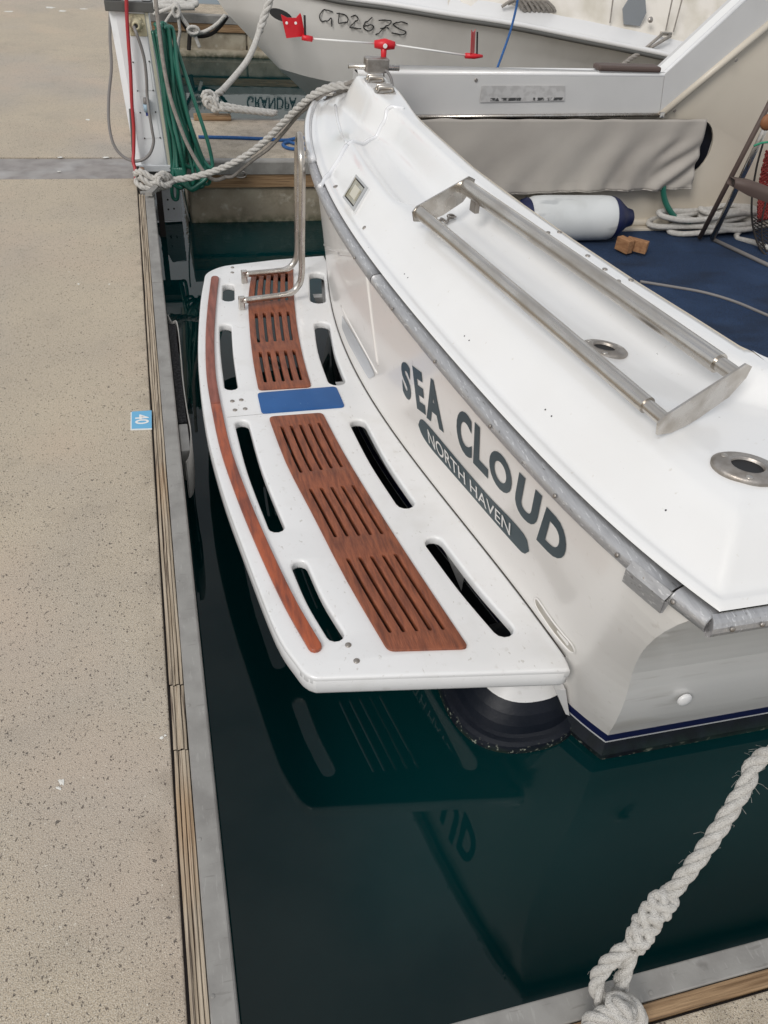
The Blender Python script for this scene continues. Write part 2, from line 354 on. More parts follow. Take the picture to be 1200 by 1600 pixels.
M['anti'] = mat('antifouling', (.004,.007,.010), .7, spec=.25, col2=(.007,.010,.018), scale=20, bump=.1); layer(M['anti'], (.42,.43,.34), 60, .56, .64, fac=.75, zband=(.018,.004), stretch=(.6,.6,1)); layer(M['anti'], (.02,.045,.035), 9, .45, .6, zband=(.04,.0), fac=.7)
M['pod'] = mat('pod_antifouling', (.006,.009,.016), .5, spec=.35, col2=(.009,.012,.02), scale=12, bump=.15, bscale=30); layer(M['pod'], (.42,.45,.36), 95, .60, .66, fac=.75, zband=(.027,.016)); layer(M['pod'], (.03,.05,.03), 14, .4, .6, fac=.6, zband=(.02,.0))
M['rail'] = mat('worn_alloy_rail', (.50,.50,.505), .36, .6, col2=(.40,.40,.41), scale=40, lo=.4, hi=.7, stretch=(2.5,.25,2.5), bump=.10, bscale=90, rvar=.2); layer(M['rail'], (.78,.78,.78), 90, .60, .66, stretch=(2,.35,2), fac=.6); layer(M['rail'], (.20,.19,.18), 60, .66, .72, stretch=(2,.6,2), fac=.7)
M['steel'] = mat('stainless_steel', (.62,.59,.55), .20, 1.0, col2=(.46,.42,.37), scale=20, lo=.4, hi=.7, stretch=(1,.3,1), bump=.04, bscale=150, rvar=.15)
M['castss'] = mat('cast_steel', (.42,.39,.36), .42, .9, col2=(.28,.25,.22), scale=30, lo=.4, hi=.7, bump=.1, bscale=120)
M['teak'] = mat('teak', (.29,.090,.042), .5, col2=(.15,.045,.024), scale=14, lo=.38, hi=.68, stretch=(6,.8,6), bump=.25, bscale=50); layer(M["teak"], (.10,.032,.019), 60, .58, .72, stretch=(6,.35,1), fac=.4); layer(M['teak'], (.34,.13,.07), 90, .6, .72, stretch=(5,.5,1), fac=.5)
M['bluepad'] = mat('blue_pad', (.010,.085,.27), .42, col2=(.014,.10,.31), scale=6, bump=.05, bscale=200); layer(M['bluepad'], (.25,.38,.5), 40, .70, .76, fac=.4, stretch=(3,.6,1))
M['letter'] = mat('slate_blue_vinyl', (.027,.055,.068), .42)
M['whitevinyl'] = mat('white_vinyl', (.78,.78,.76), .45)
M['black'] = mat('black', (.012,.012,.013), .6)
M['carpet'] = mat('navy_carpet', (.013,.042,.11), .95, col2=(.007,.023,.06), scale=140, lo=.35, hi=.65, bump=.8, bscale=260); layer(M['carpet'], (.025,.06,.14), 5, .48, .7, fac=.5); layer(M['carpet'], (.20,.22,.24), 220, .70, .74, fac=.35); layer(M['carpet'], (.004,.012,.03), 2.2, .52, .66, fac=.5, stretch=(1,3,1))
M['cream'] = mat('cream_gelcoat', (.60,.545,.455), .45, coat=.2, col2=(.56,.505,.42), scale=2.5)
M['panel'] = mat('grey_panel_gelcoat', (.60,.595,.585), .4, col2=(.56,.555,.545), scale=3, coat=.2)
M['curtain'] = mat('taupe_vinyl', (.42,.39,.35), .62, col2=(.37,.34,.305), scale=3.0, lo=.4, hi=.7, bump=.08, bscale=30); layer(M['curtain'], (.20,.18,.15), 3.4, .58, .80, stretch=(1.4,1,.9), fac=.35)
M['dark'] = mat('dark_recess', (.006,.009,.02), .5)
M['fenderw'] = mat('fender_vinyl', (.66,.68,.68), .4, col2=(.60,.62,.62), scale=6)
layer(M['fenderw'], (.30,.32,.34), 14, .62, .70, stretch=(.3,1,1), fac=.5); layer(M['fenderw'], (.42,.42,.40), 5, .52, .75, fac=.4)
M['fenderb'] = mat('fender_blue', (.007,.013,.06), .4)
M['wood'] = mat('varnished_offcut', (.36,.19,.09), .7, col2=(.25,.12,.055), scale=9, stretch=(8,1,8), bump=.2)
M['rope'] = mat('white_rope', (.76,.74,.70), .9, col2=(.64,.615,.57), scale=60, lo=.35, hi=.7, bump=.9, bscale=420, spec=.2)
M['ropegrey'] = mat('grey_rope', (.40,.37,.335), .9, col2=(.29,.265,.24), scale=50, lo=.35, hi=.7, bump=.8, bscale=300, spec=.2)
M['ropedark'] = mat('dark_rope', (.035,.03,.028), .9, bump=.5, bscale=300)
M['ropeblue'] = mat('blue_rope', (.02,.09,.27), .7, col2=(.03,.13,.36), scale=60, bump=.5, bscale=300)
M['cablegrey'] = mat('grey_cable', (.20,.19,.185), .5)
M['cablered'] = mat('red_cable', (.42,.035,.035), .45, col2=(.34,.03,.05), scale=6)
M['hose'] = mat('green_hose', (.012,.105,.072), .38, col2=(.02,.15,.11), scale=5, coat=.2)
M['ped'] = mat('pedestal_white', (.78,.80,.82), .42, col2=(.74,.76,.78), scale=3); layer(M['ped'], (.42,.40,.36), 9, .62, .8, fac=.35)
M['pedcream'] = mat('pedestal_cream', (.66,.64,.52), .5)
M['socket'] = mat('socket_cream', (.52,.47,.32), .45)
M['grille'] = mat('dark_grey_plastic', (.09,.09,.085), .6)
M['red'] = mat('red_plastic', (.62,.012,.022), .42)
M['yacht'] = mat('yacht_hull', (.72,.705,.675), .35, coat=.3, col2=(.62,.60,.57), scale=1.2); layer(M['yacht'], (.36,.34,.30), 3, .55, .8, stretch=(1,1,.4), fac=.3)
M['yachtdeck'] = mat('yacht_deck', (.74,.74,.74), .4, coat=.2)
M['canvas'] = mat('cream_canvas', (.76,.72,.66), .85, col2=(.60,.56,.48), scale=4, bump=.15, bscale=40)
M['window'] = mat('grey_window', (.25,.27,.29), .15, coat=.5)
M['tag'] = mat('blue_tag', (.14,.42,.66), .45); M['tagedge'] = mat('tag_white', (.75,.76,.74), .5)
M['brush'] = mat('black_pile', (.012,.012,.014), 1.0, col2=(.05,.05,.052), scale=110, lo=.45, hi=.65, bump=1.0, bscale=160)
M['greyplastic'] = mat('grey_plastic', (.42,.41,.385), .55, col2=(.33,.32,.30), scale=8)
M['rust'] = mat('rusty_iron', (.20,.09,.045), .9, col2=(.38,.28,.2), scale=30, bump=.5)
M['brown'] = mat('brown_rubber', (.095,.065,.055), .6)
M['tread'] = mat('tread_plate', (.36,.33,.31), .55, .4, col2=(.28,.255,.24), scale=12, bump=.0); layer(M['tread'], (.55,.54,.53), 5, .5, .7, fac=.5)
M['bird'] = mat('white_dropping', (.78,.77,.72), .8, col2=(.62,.6,.55), scale=60)
M['rednet'] = mat('red_net', (.26,.035,.03), .8)
M['hullw'] = mat('pale_blue_hull', (.80,.82,.82), .4)
M['lamp'] = mat('clear_lens', (.55,.52,.42), .12, coat=.8)
# water ripples
t = M['water'].node_tree; b = t.nodes['Principled BSDF']
tcw = t.nodes.new('ShaderNodeTexCoord'); z1 = t.nodes.new('ShaderNodeTexNoise'); z1.inputs['Scale'].default_value = 3.2; z1.inputs['Detail'].default_value = 2.0
bp = t.nodes.new('ShaderNodeBump'); bp.inputs['Strength'].default_value = .05; bp.inputs['Distance'].default_value = .010
mpw = t.nodes.new('ShaderNodeMapping'); mpw.inputs['Scale'].default_value = (1, 1.6, 1)
t.links.new(tcw.outputs['Object'], mpw.inputs['Vector']); t.links.new(mpw.outputs['Vector'], z1.inputs['Vector']); t.links.new(z1.outputs['Fac'], bp.inputs['Height'])
z3 = t.nodes.new('ShaderNodeTexNoise'); z3.inputs['Scale'].default_value = 22; z3.inputs['Detail'].default_value = 1
gp = t.nodes.new('ShaderNodeNewGeometry'); sx = t.nodes.new('ShaderNodeSeparateXYZ'); mr = t.nodes.new('ShaderNodeMapRange'); mr.inputs['From Min'].default_value = 4.6; mr.inputs['From Max'].default_value = 5.2; mr.inputs['To Max'].default_value = .30
bp2 = t.nodes.new('ShaderNodeBump'); bp2.inputs['Distance'].default_value = .004
t.links.new(gp.outputs['Position'], sx.inputs['Vector']); t.links.new(sx.outputs['Y'], mr.inputs['Value']); mr2 = t.nodes.new('ShaderNodeMapRange'); mr2.inputs['From Min'].default_value = 5.45; mr2.inputs['From Max'].default_value = 6.2; mr2.inputs['To Min'].default_value = 1.0; mr2.inputs['To Max'].default_value = .06; t.links.new(sx.outputs['Y'], mr2.inputs['Value'])
mm = t.nodes.new('ShaderNodeMath'); mm.operation = 'MULTIPLY'; t.links.new(mr.outputs['Result'], mm.inputs[0]); t.links.new(mr2.outputs['Result'], mm.inputs[1]); t.links.new(mm.outputs[0], bp2.inputs['Strength'])
t.links.new(mpw.outputs['Vector'], z3.inputs['Vector']); t.links.new(z3.outputs['Fac'], bp2.inputs['Height']); t.links.new(bp.outputs['Normal'], bp2.inputs['Normal']); t.links.new(bp2.outputs['Normal'], b.inputs['Normal'])
# tread pattern
t = M['tread'].node_tree; b = t.nodes['Principled BSDF']; tcw = t.nodes.new('ShaderNodeTexCoord'); br = t.nodes.new('ShaderNodeTexChecker'); br.inputs['Scale'].default_value = 45
bp = t.nodes.new('ShaderNodeBump'); bp.inputs['Strength'].default_value = .5; bp.inputs['Distance'].default_value = .004
t.links.new(tcw.outputs['Object'], br.inputs['Vector']); t.links.new(br.outputs['Fac'], bp.inputs['Height']); t.links.new(bp.outputs['Normal'], b.inputs['Normal'])

# ================================================================== SETTING
o = mesh('water', [(-60,-60,0),(90,-60,0),(90,160,0),(-60,160,0)], [[0,1,2,3]], M['water'], origin=(0,0,0)); meta(o, kind='structure')
o = mesh('seabed', [(-60,-60,-3),(90,-60,-3),(90,160,-3),(-60,160,-3)], [[0,1,2,3]], M['dark'], origin=(0,0,-3)); meta(o, kind='structure')
DZ = .40
def struct(name): o = bpy.data.objects.new(name, None); COL.objects.link(o); meta(o, kind='structure'); return o
walk = struct('walkway')
G().box((-6,-3,.02), (-.1,4.974,DZ), bev=.004).obj('concrete_slab', M['concrete'], walk)
G().box((-6,5.372,.02), (-.1,22,DZ), bev=.004).obj('concrete_slab', M['concrete'], walk)
G().box((-6,4.99,.30), (-.1,5.355,DZ-.004), bev=.002).obj('cover_plate', M['tread'], walk)
G().box((-.0995,-3,.05), (-.0945,4.72,DZ-.012)).obj('joint_seal', M['joint'], walk)
# weathered timber rubbing strip in laminated lengths: thin laths side by side, with the joints the photo shows
ys = [-3, 1.085, 1.27, 4.72]
for i, (a, b) in enumerate(zip(ys, ys[1:])):
    for k in range(4):
        x0 = -.0942+k*.0082; g = G(); n = max(4, int((b-a)/.12)); rows = []
        tz = DZ-.004-.0035*(k % 2)-random.uniform(0, .002)
        for j in range(n+1):
            y = a+.0015+(b-a-.003)*j/n; wv = .0016*math.sin(y*5.1+k*1.7+i)+.0009*math.sin(y*13+k)
            e = .004*math.exp(-((y-b)/.03)**2)-.003*math.exp(-((y-a)/.03)**2) if i in (0, 1, 2) and -.1 < y-b+.1 or abs(y-a) < .1 else 0
            xa = x0+wv*.5+e*.3; xb = x0+.0074+wv*.5+e*.3; zz = tz+.0012*math.sin(y*7+k)
            rows.append([(xa,y,DZ-.06),(xa,y,zz-.0012),(xa+.0012,y,zz),(xb-.0012,y,zz),(xb,y,zz-.0012),(xb,y,DZ-.06)])
        g.grid(rows); g.obj('timber_lath', M['timber'], walk)
# alloy kerb outboard of the timber, in extrusions, with dimpled fixings
for a, b in [(-3,3.55),(3.554,4.72)]:
    g = G(); prof = [(-.0600,.30),(-.0600,DZ-.003),(-.0575,DZ),(-.016,DZ+.0005),(-.0125,DZ-.002),(-.0110,DZ-.008),(-.0110,.27),(-.02,.27)]
    k = len(prof); g.add([(x,a,z) for x,z in prof]+[(x,b,z) for x,z in prof], [[i,(i+1)%k,k+(i+1)%k,k+i] for i in range(k)]+[list(range(k))[::-1],[k+i for i in range(k)]])
    g.obj('alloy_kerb', M['alu'], walk)
for y in [.56,.86,1.2,1.62,2.05,2.38,2.62,3.0,3.4,3.85,4.3]:
    G().disc((-.053,y,DZ), (0,0,1), .0042, .0012, 10, dome=.0006).obj('fixing', M['alu'], walk)
G().box((-.0995,-3,-.5), (-.062,4.72,.30)).obj('walkway_side', M['float'], walk)
G().box((-6,-3,-.6), (-.1,22,.02)).obj('walkway_float', M['float'], walk)
# bird droppings and pale stains on the slab
def blob(c, r, sx=1, sy=1, n=14, z=DZ+.0008, rot=0):
    vs = []
    for j in range(n):
        a = 2*math.pi*j/n; q = r*random.uniform(.6, 1.25); x, y = q*sx*math.cos(a), q*sy*math.sin(a); vs.append((c[0]+x*math.cos(rot)-y*math.sin(rot), c[1]+x*math.sin(rot)+y*math.cos(rot), z))
    vs.append((c[0], c[1], z+.0012)); return vs, [[j, (j+1) % n, n] for j in range(n)]
g = G()
for c, r, sx, sy, rt in [((-0.330, 1.051, 0.400),.008,1,1.6,.5),((-0.336, 1.037, 0.400),.005,1,2,.9),((-0.118, 1.121, 0.400),.006,1,1,0),((-0.110, 1.126, 0.400),.004,1,1,0),((-0.874, 10.446, 0.400),.07,1,1,0),((-0.745, 10.287, 0.400),.06,1,1,0),((-1.261, 10.126, 0.400),.06,1,1,0),((-0.539, 10.452, 0.400),.05,1,1,0),((-0.399, 6.192, 0.400),.022,1.3,1.3,0),((-0.375, 3.562, 0.400),.008,1,1.5,0),((-0.244, 3.550, 0.400),.006,1,1.4,0),((-0.420, 3.695, 0.400),.005,1,1,0),((-0.534, 5.364, 0.400),.02,1,1,0),((-0.275, 5.364, 0.400),.02,1.2,1,0),((-0.532, 5.103, 0.400),.012,1.4,1,0)]:
    v, f = blob(c, r*.75, sx, sy, rot=rt); g.add(v, f)
meta(g.obj('droppings', M['bird'], walk), kind='stuff')

def pontoon(name, x0, x1, y0, y1, far_kerb=True, near_mats=None):
    p = struct(name)
    G().box((x0,y0+.055,.10), (x1,y1-.055,DZ), bev=.003).obj('concrete_slab', M['concrete'], p)
    for s, ye in ((1, y0), (-1, y1)):
        pr = [(0,DZ-.085),(0,DZ-.012),(.006,DZ-.002),(.02,DZ+.001),(.047,DZ+.001),(.05,DZ-.003),(.05,DZ-.085)]
        L3 = [(x0+(x1-x0)*i/3.0+.002, x0+(x1-x0)*(i+1)/3.0-.002) for i in range(3)]
        for xa, xb in L3:
            k = len(pr); G().add([(xa, ye+s*a, z) for a, z in pr]+[(xb, ye+s*a, z) for a, z in pr], [[i,(i+1)%k,k+(i+1)%k,k+i] for i in range(k)]+[list(range(k))[::-1],[k+i for i in range(k)]]).obj('alloy_kerb', M['alu'], p)
            G().box((xa, ye+s*.008, DZ-.17), (xb, ye+s*.05, DZ-.088), bev=.004).obj('timber_waler', M['timberx'], p)
        n = max(1, int((x1-x0)/1.1))
        for i in range(n):
            G().box((x0+(x1-x0)*i/n+.008, ye+s*.03, -.5), (x0+(x1-x0)*(i+1)/n-.008, ye+s*.2, DZ-.174), bev=.012).obj('float_panel', M['float'], p)
    G().box((x0,y0+.21,-.5), (x1,y1-.21,.09)).obj('float_core', M['float'], p)
    return p
finger = pontoon('finger_pontoon', (0.200, 5.310, 0.393)[0], 14, 5.30, 6.28)
far = pontoon('finger_pontoon', .05, 16, 10.42, 11.15)
# ledge of growth at the waterline of the far finger
g = G(); rows = []
for i in range(60):
    x = .1+i*.12; h = .012*noise.noise(Vector((x*3,0,0))); rows.append([(x,10.39+h,-.05),(x,10.34+h*2,.01+h),(x,10.37+h,.055+h),(x,10.45,.06)])
g.grid(rows); meta(g.obj('growth_ledge', M['float'], far, True), kind='stuff')
# near finger at the lower right: concrete, brown timber, alloy kerb (water side at y = .422)
nf = struct('finger_pontoon')
G().box((-.094,-2.2,.10), (9,.338,DZ), bev=.003).obj('concrete_slab', M['concrete'], nf)
G().box((-.05,.3385,.2), (9,.343,DZ-.012)).obj('joint_seal', M['joint'], nf)
for a, b in [(-.008,2.4),(2.404,9)]:
    G().box((a,.344,DZ-.09), (b,.3725,DZ-.001), bev=.003).obj('timber_waler', M['timberx'], nf)
for a, b in [(-.008,3.2),(3.204,9)]:
    G().box((a,.3740,DZ-.09), (b,.4220,DZ+.001), bev=.003).obj('alloy_kerb', M['alu'], nf)
for x in (.735,.35,1.2): G().disc((x,.385,DZ+.001), (0,0,1), .0045, .0012, 10, dome=.0006).obj('fixing', M['alu'], nf)
G().box((.0,-2.2,-.5), (9,.39,.098)).obj('float_panel', M['float'], nf)

# ---- berth tag
tg = thing('number_tag', (-.13,2.43,DZ), 'light blue square berth tag reading 40, stuck on the concrete walkway edge', 'number tag')
q = [(-0.163, 2.486, 0.400), (-0.096, 2.485, 0.400), (-0.099, 2.377, 0.400), (-0.165, 2.382, 0.400)]
q = [Vector((p[0],p[1],DZ)) for p in q]
cn = sum(q, Vector())/4
G().prism([cn+(p-cn)*1.07+Vector((-.002,-.003,.0005)) for p in q][::-1], (0,0,.002)).obj('backing', M['tagedge'], tg)
G().prism([p+Vector((0,0,.0028)) for p in q][::-1], (0,0,.0025)).obj('face', M['tag'], tg)
vs, fs = text_geo('40', .02)
# the figures read from the water side: text runs towards -Y, its top towards +X
def tagmap(u, v): return (cn.x-.022+.046*v, cn.y+.030-.060*u, DZ+.0058)
G().add([tagmap(u, v) for u, v in vs], fs).obj('figures', M['whitevinyl'], tg)

# ---- rubbing fender fixed to the walkway side
df = thing('dock_bumper', (.0,2.7,.3), 'grey plastic dock bumper with black pile filling fixed to the walkway edge', 'dock bumper')
G().box((-.0095,2.47,.24), (.021,3.235,.355), bev=.003).obj('pile_strip', M['brush'], df)
pr = crom([(-0.006, 3.286, 0.370),(0.007, 3.229, 0.365),(0.028, 3.236, 0.360),(0.029, 3.026, 0.360),(0.024, 2.771, 0.360),(0.026, 2.543, 0.360),(0.030, 2.425, 0.360),(0.026, 2.346, 0.355),(0.016, 2.270, 0.350),(0.001, 2.249, 0.340)], 4)
g = G(); g.grid([[(p.x-.0015,p.y,p.z-.16),(p.x-.0015,p.y,p.z),(p.x+.0015,p.y,p.z+.002),(p.x+.0025,p.y,p.z),(p.x+.0025,p.y,p.z-.16)] for p in pr]); g.obj('channel_lip', M['greyplastic'], df, True)
G().box((-.0095,2.30,.22), (.0225,2.465,.352), bev=.004).obj('end_block', M['greyplastic'], df)

# ================================================================== THE CRUISER
boat = thing('motor_cruiser', (2.5,CY,0), 'large white motor cruiser with SEA CLOUD lettered on its transom above the swim platform', 'motor boat')
# hull: transom and topsides
ZR = [-.35,-.2,-.08,-.02,0,.02,.046,.0461,.055,.0551,.097,.0971,.12,.16,.2,.25,.3,.35,.4,.45,.5,.55,.6,.65,.7,.75,.8,.85,.9,.935]
def side_y(x, z, x0):
    y = knee_y(z)-.03*(x-x0)*(1 if z < .9 else .2)*.4
    if x > 4.5: k = (x-4.5)/6.0; y = y+(CY-y)*k*k
    if y < .55: y = .55
    return y
def hull_rows(port=False):
    rows = []
    for z in ZR:
        zz = z; yk = knee_y(z); r = []
        for i in range(0, 61):
            tt = i/60; e = .5-.5*math.cos(math.pi*tt) if True else tt
            y = (2*CY-yk)+(2*yk-2*CY)*(.35*tt+.65*e); r.append((transom_x(y, z), y, z))
        rows.append(r)
    return rows
def zmat(z): return 4 if z < .046 else 3 if z < .055 else 2 if z < .097 else 0
rows = hull_rows(); g = G()
for a, b, z in zip(rows, rows[1:], ZR): g.grid([a, b], m=zmat((z+1e-5)), flip=True)
tr = g.obj('transom', [M['hull'], M['hull'], M['navy'], M['whiteline'], M['anti']], boat, True)
for s in (0, 1):
    g = G(); sr = []
    for z in ZR:
        yk = knee_y(z); x0 = transom_x(yk, z); r = []
        for i in range(40):
            x = x0+(10.4-x0)*(i/39)**1.5; y = side_y(x, z, x0); r.append((x, y if s == 0 else 2*CY-y, z))
        sr.append(r)
    for a, b, z in zip(sr, sr[1:], ZR): g.grid([a, b], m=zmat(z+1e-5), flip=(s == 1))
    g.obj('topside', [M['side'], M['side'], M['navy'], M['whiteline'], M['anti']], boat, True)
# small skin fitting on the starboard quarter
c0 = Vector((1.225, 1.030, 0.308))
G().disc((c0.x, knee_y(c0.z)-.006-.03*.4*(c0.x-1.03)-.004, c0.z), (0,-1,.1), .021, .008, 20, dome=.004).obj('skin_fitting', M['gel'], boat, True)
# scoop near the starboard corner of the transom: raised rim, recess shade painted inside
def on_tr(p, off=.0): return Vector((transom_x(p[1], p[2])-off, p[1], p[2]))
def inset_strip(name, top, bot, off, mats, rim=None):
    pass
sc_a, sc_b = (0.909, 1.336, 0.414), (0.942, 1.202, 0.396)
ctr = [Vector(sc_a)*(1-k/8)+Vector(sc_b)*k/8 for k in range(9)]
ring_o = capsule([(p.y, p.z) for p in ctr], .026, 8); ring_i = capsule([(p.y, p.z) for p in ctr], .020, 8)
g = G(); n = len(ring_o)
def T3(yz, off): return (transom_x(yz[0], yz[1])-off, yz[0], yz[1])
vo = [T3(p, .0012) for p in ring_o]; vm = [T3(p, .0055) for p in [((a[0]+b[0])/2, (a[1]+b[1])/2) for a, b in zip(ring_o, ring_i)]]; vi = [T3(p, .0012) for p in ring_i]
g.add(vo+vm+vi, [[i,(i+1)%n,n+(i+1)%n,n+i] for i in range(n)]+[[n+i,n+(i+1)%n,2*n+(i+1)%n,2*n+i] for i in range(n)])
g.obj('scoop_rim', M['hull'], boat, True)
g = G(); cc = [sum(p[0] for p in ring_i)/n, sum(p[1] for p in ring_i)/n]
g.add([T3(p, .0014) for p in ring_i]+[T3(p, .0010) for p in cc and [tuple(cc)]], [[i,(i+1)%n,n] for i in range(n)])
g.obj('scoop', mat('scoop_shade_grime', (.47,.445,.40), .5, col2=(.36,.33,.28), scale=20), boat, True)  # flat fill: shade of the recess put into the grey, mottled with grime
# blanked panel lines moulded in the port half of the transom
def tr_line(name, pts, r, m=M['hull']):
    P = crom([T3((p[1], p[2]), 0) for p in pts], 6); G().tube([(transom_x(p.y, p.z)+r*.45, p.y, p.z) for p in P], r, 8).obj(name, m, boat, True)
tr_line('moulded_ridge', [(0.687, 2.967, 0.533),(0.693, 2.673, 0.537),(0.712, 2.449, 0.518)], .006)
tr_line('moulded_ridge', [(0.663, 2.496, 0.874),(0.684, 2.469, 0.721),(0.708, 2.435, 0.561)], .009)
tr_line('moulded_ridge', [(0.661, 2.937, 0.768),(0.654, 2.705, 0.864),(1.181, 4.609, 0.159)], .008)
pts = [(0.691, 2.951, 0.501), (0.691, 2.751, 0.524), (0.702, 2.551, 0.522), (0.713, 2.466, 0.499), (0.713, 2.552, 0.432), (0.705, 2.668, 0.433), (0.699, 2.839, 0.425), (0.699, 2.975, 0.430)]
g = G(); rp = rounded([(p[1], p[2]) for p in pts], .02, 3); nn = len(rp); cc = (sum(p[0] for p in rp)/nn, sum(p[1] for p in rp)/nn)
g.add([T3(p, .0025) for p in rp]+[T3(cc, .0025)], [[i,(i+1)%nn,nn] for i in range(nn)]); g.obj('clear_patch', mat('clear_patch', (.60,.62,.64), .25), boat, True)

# ---- name
def T2(px): return Vector((px[1], px[2], 0))
quads = {
 'S': ((0.712, 2.183, 0.725), (0.718, 2.099, 0.748), (0.741, 2.116, 0.596), (0.733, 2.183, 0.592)),
 'E': ((0.719, 2.081, 0.760), (0.725, 2.005, 0.778), (0.753, 1.997, 0.627), (0.746, 2.066, 0.608)),
 'A': ((0.725, 1.983, 0.794), (0.737, 1.865, 0.812), (0.769, 1.867, 0.647), (0.755, 1.992, 0.620)),
 'C': ((0.751, 1.762, 0.814), (0.760, 1.666, 0.834), (0.794, 1.686, 0.667), (0.780, 1.779, 0.661)),
 'L': ((0.763, 1.647, 0.833), (0.773, 1.570, 0.836), (0.806, 1.591, 0.678), (0.794, 1.678, 0.670)),
 'O': ((0.778, 1.565, 0.819), (0.793, 1.448, 0.833), (0.822, 1.464, 0.698), (0.805, 1.585, 0.686)),
 'U': ((0.797, 1.413, 0.837), (0.814, 1.309, 0.842), (0.843, 1.347, 0.691), (0.826, 1.455, 0.687)),
 'D': ((0.821, 1.290, 0.824), (0.838, 1.200, 0.823), (0.866, 1.219, 0.680), (0.849, 1.341, 0.668)) }
for ch, q in quads.items():
    vs, fs = refine(*text_geo(ch, .046), 2); qq = [T2(p) for p in q]
    pts = [bil(qq, u, v) for u, v in vs]
    G().add([T3(p, .0018) for p in pts], fs).obj('letter', M['letter'], boat, True)
top = [(0.755, 2.068, 0.557),(0.755, 2.032, 0.588),(0.761, 1.983, 0.597),(0.774, 1.891, 0.601),(0.799, 1.736, 0.605),(0.821, 1.591, 0.612),(0.838, 1.468, 0.629),(0.849, 1.395, 0.631),(0.855, 1.372, 0.621)]
bot = [(0.760, 2.065, 0.528),(0.766, 2.042, 0.518),(0.776, 1.985, 0.510),(0.791, 1.890, 0.514),(0.814, 1.746, 0.523),(0.838, 1.600, 0.531),(0.854, 1.492, 0.539),(0.864, 1.423, 0.547),(0.867, 1.388, 0.557)]
def rs(l, n):                                              # resample to n+1 by fraction
    P = crom([Vector((p[1], p[2], 0)) for p in l], 8); s = [0]
    for a, b in zip(P, P[1:]): s.append(s[-1]+(b-a).length)
    o = []
    for i in range(n+1):
        d = s[-1]*i/n; j = 0
        while j < len(s)-2 and s[j+1] < d: j += 1
        t = (d-s[j])/max(1e-9, s[j+1]-s[j]); o.append(P[j].lerp(P[j+1], t))
    return o
tp, bt = rs(top, 40), rs(bot, 40); g = G()
rows = []
for k in range(7):
    r = []
    for i in range(41):
        u = i/40; e = 1.0
        for q in (u, 1-u):
            if q < .055: e = math.sqrt(max(0, 1-(1-q/.055)**2))
        v = .5+(k/6-.5)*e; r.append(T3(tp[i].lerp(bt[i], v), .0016))
    rows.append(r)
g.grid(rows); g.obj('name_banner', M['letter'], boat, True)
def text_parts(body, bold=0.0):                           # the glyphs of a line, in one common unit frame
    tot = text_geo(body, bold); V, F = tot; par = list(range(len(V)))
    def find(i):
        while par[i] != i: par[i] = par[par[i]]; i = par[i]
        return i
    for f in F:
        for i in f[1:]: par[find(i)] = find(f[0])
    grp = {}
    for f in F: grp.setdefault(find(f[0]), []).append(f)
    for fs in grp.values():
        ids = sorted({i for f in fs for i in f}); mp = {i: k for k, i in enumerate(ids)}; yield [V[i] for i in ids], [[mp[i] for i in f] for f in fs]
for V, F in text_parts('NORTH HAVEN', .004):
    pts = []
    for u, v in V:
        f = (.125+u*.735)*40; j = min(39, int(f)); t = f-j
        a = tp[j].lerp(tp[j+1], t); b = bt[j].lerp(bt[j+1], t); pts.append(T3(a.lerp(b, .80-.60*v), .0032))
    G().add(pts, F).obj('banner_letter', M['whitevinyl'], boat)

# ---- deck moulding above the rail
g = G(); rows = []
us = [0,.004,.012,.024,.036,.048,.06,.075,.09,.1]+[.1+.9*k/40 for k in range(1,41)]; NY = 220
for i in range(NY+1):
    y = SIDE_S+.028+(SIDE_P-SIDE_S-.05)*(.5*(.5-.5*math.cos(math.pi*i/NY))+.5*i/NY)
    xr, xi = rail_x(y)+.028, inner_x(y)+.001; r = []
    for u in us:
        x = xr+(xi-xr)*u if u > .1 else xr+u*.5; x = min(x, xi)
        if u > .1: x = xr+.05+(xi-xr-.05)*(u-.1)/.9
        r.append((x, y, deck_z(x, y)))
    rows.append(r)
g.grid(rows)
# side deck to starboard
rows = []
for i in range(46):
    x = inner_x(1.34)+.0012+(.10*(i/12)**1.6 if i < 12 else .10+(i-12)*.07); e = EDGE_S; q = x-inner_x(1.34); R_ = .10
    if q < R_: e = EDGE_S+R_-math.sqrt(max(0, R_*R_-(R_-q)**2))
    rows.append([(x, yy, deck_z(x, min(yy, EDGE_S))) for yy in [SIDE_S+.028+(e-SIDE_S-.028)*(k/30)**1.2 for k in range(31)]])
g.grid(rows, flip=True)
rows = []
for i in range(30):
    x = inner_x(4.3)+.0012+i*.06; rows.append([(x, SIDE_P-(SIDE_P-EDGE_P)*k/10, deck_z(x, SIDE_P-(SIDE_P-EDGE_P)*k/10)) for k in range(11)])
g.grid(rows)
dk = g.obj('deck_moulding', M['deckgel'], boat, True)
# inner walls of the cockpit below the coaming
g = G(); ed = [(inner_x(y), y) for y in [4.24,3.8,3.3,2.77,2.4,2.11,1.8,1.6,1.44]]+[(inner_x(1.34)+.02,1.37),(inner_x(1.34)+.05,1.342),(inner_x(1.34)+.10,1.33),(2,1.33),(3.7,1.33)]
g.grid([[(x+o, y+p, z) for x, y in ed] for o, p, z in ((-.002,-.002,1.139),(-.006,-.006,1.12),(-.02,-.02,.32))]); g.obj('coaming_wall', M['cream'], boat, True)
G().box((inner_x(2)-.05,1.3,.28), (6.5,4.33,.32)).obj('cockpit_floor', M['carpet'], boat)
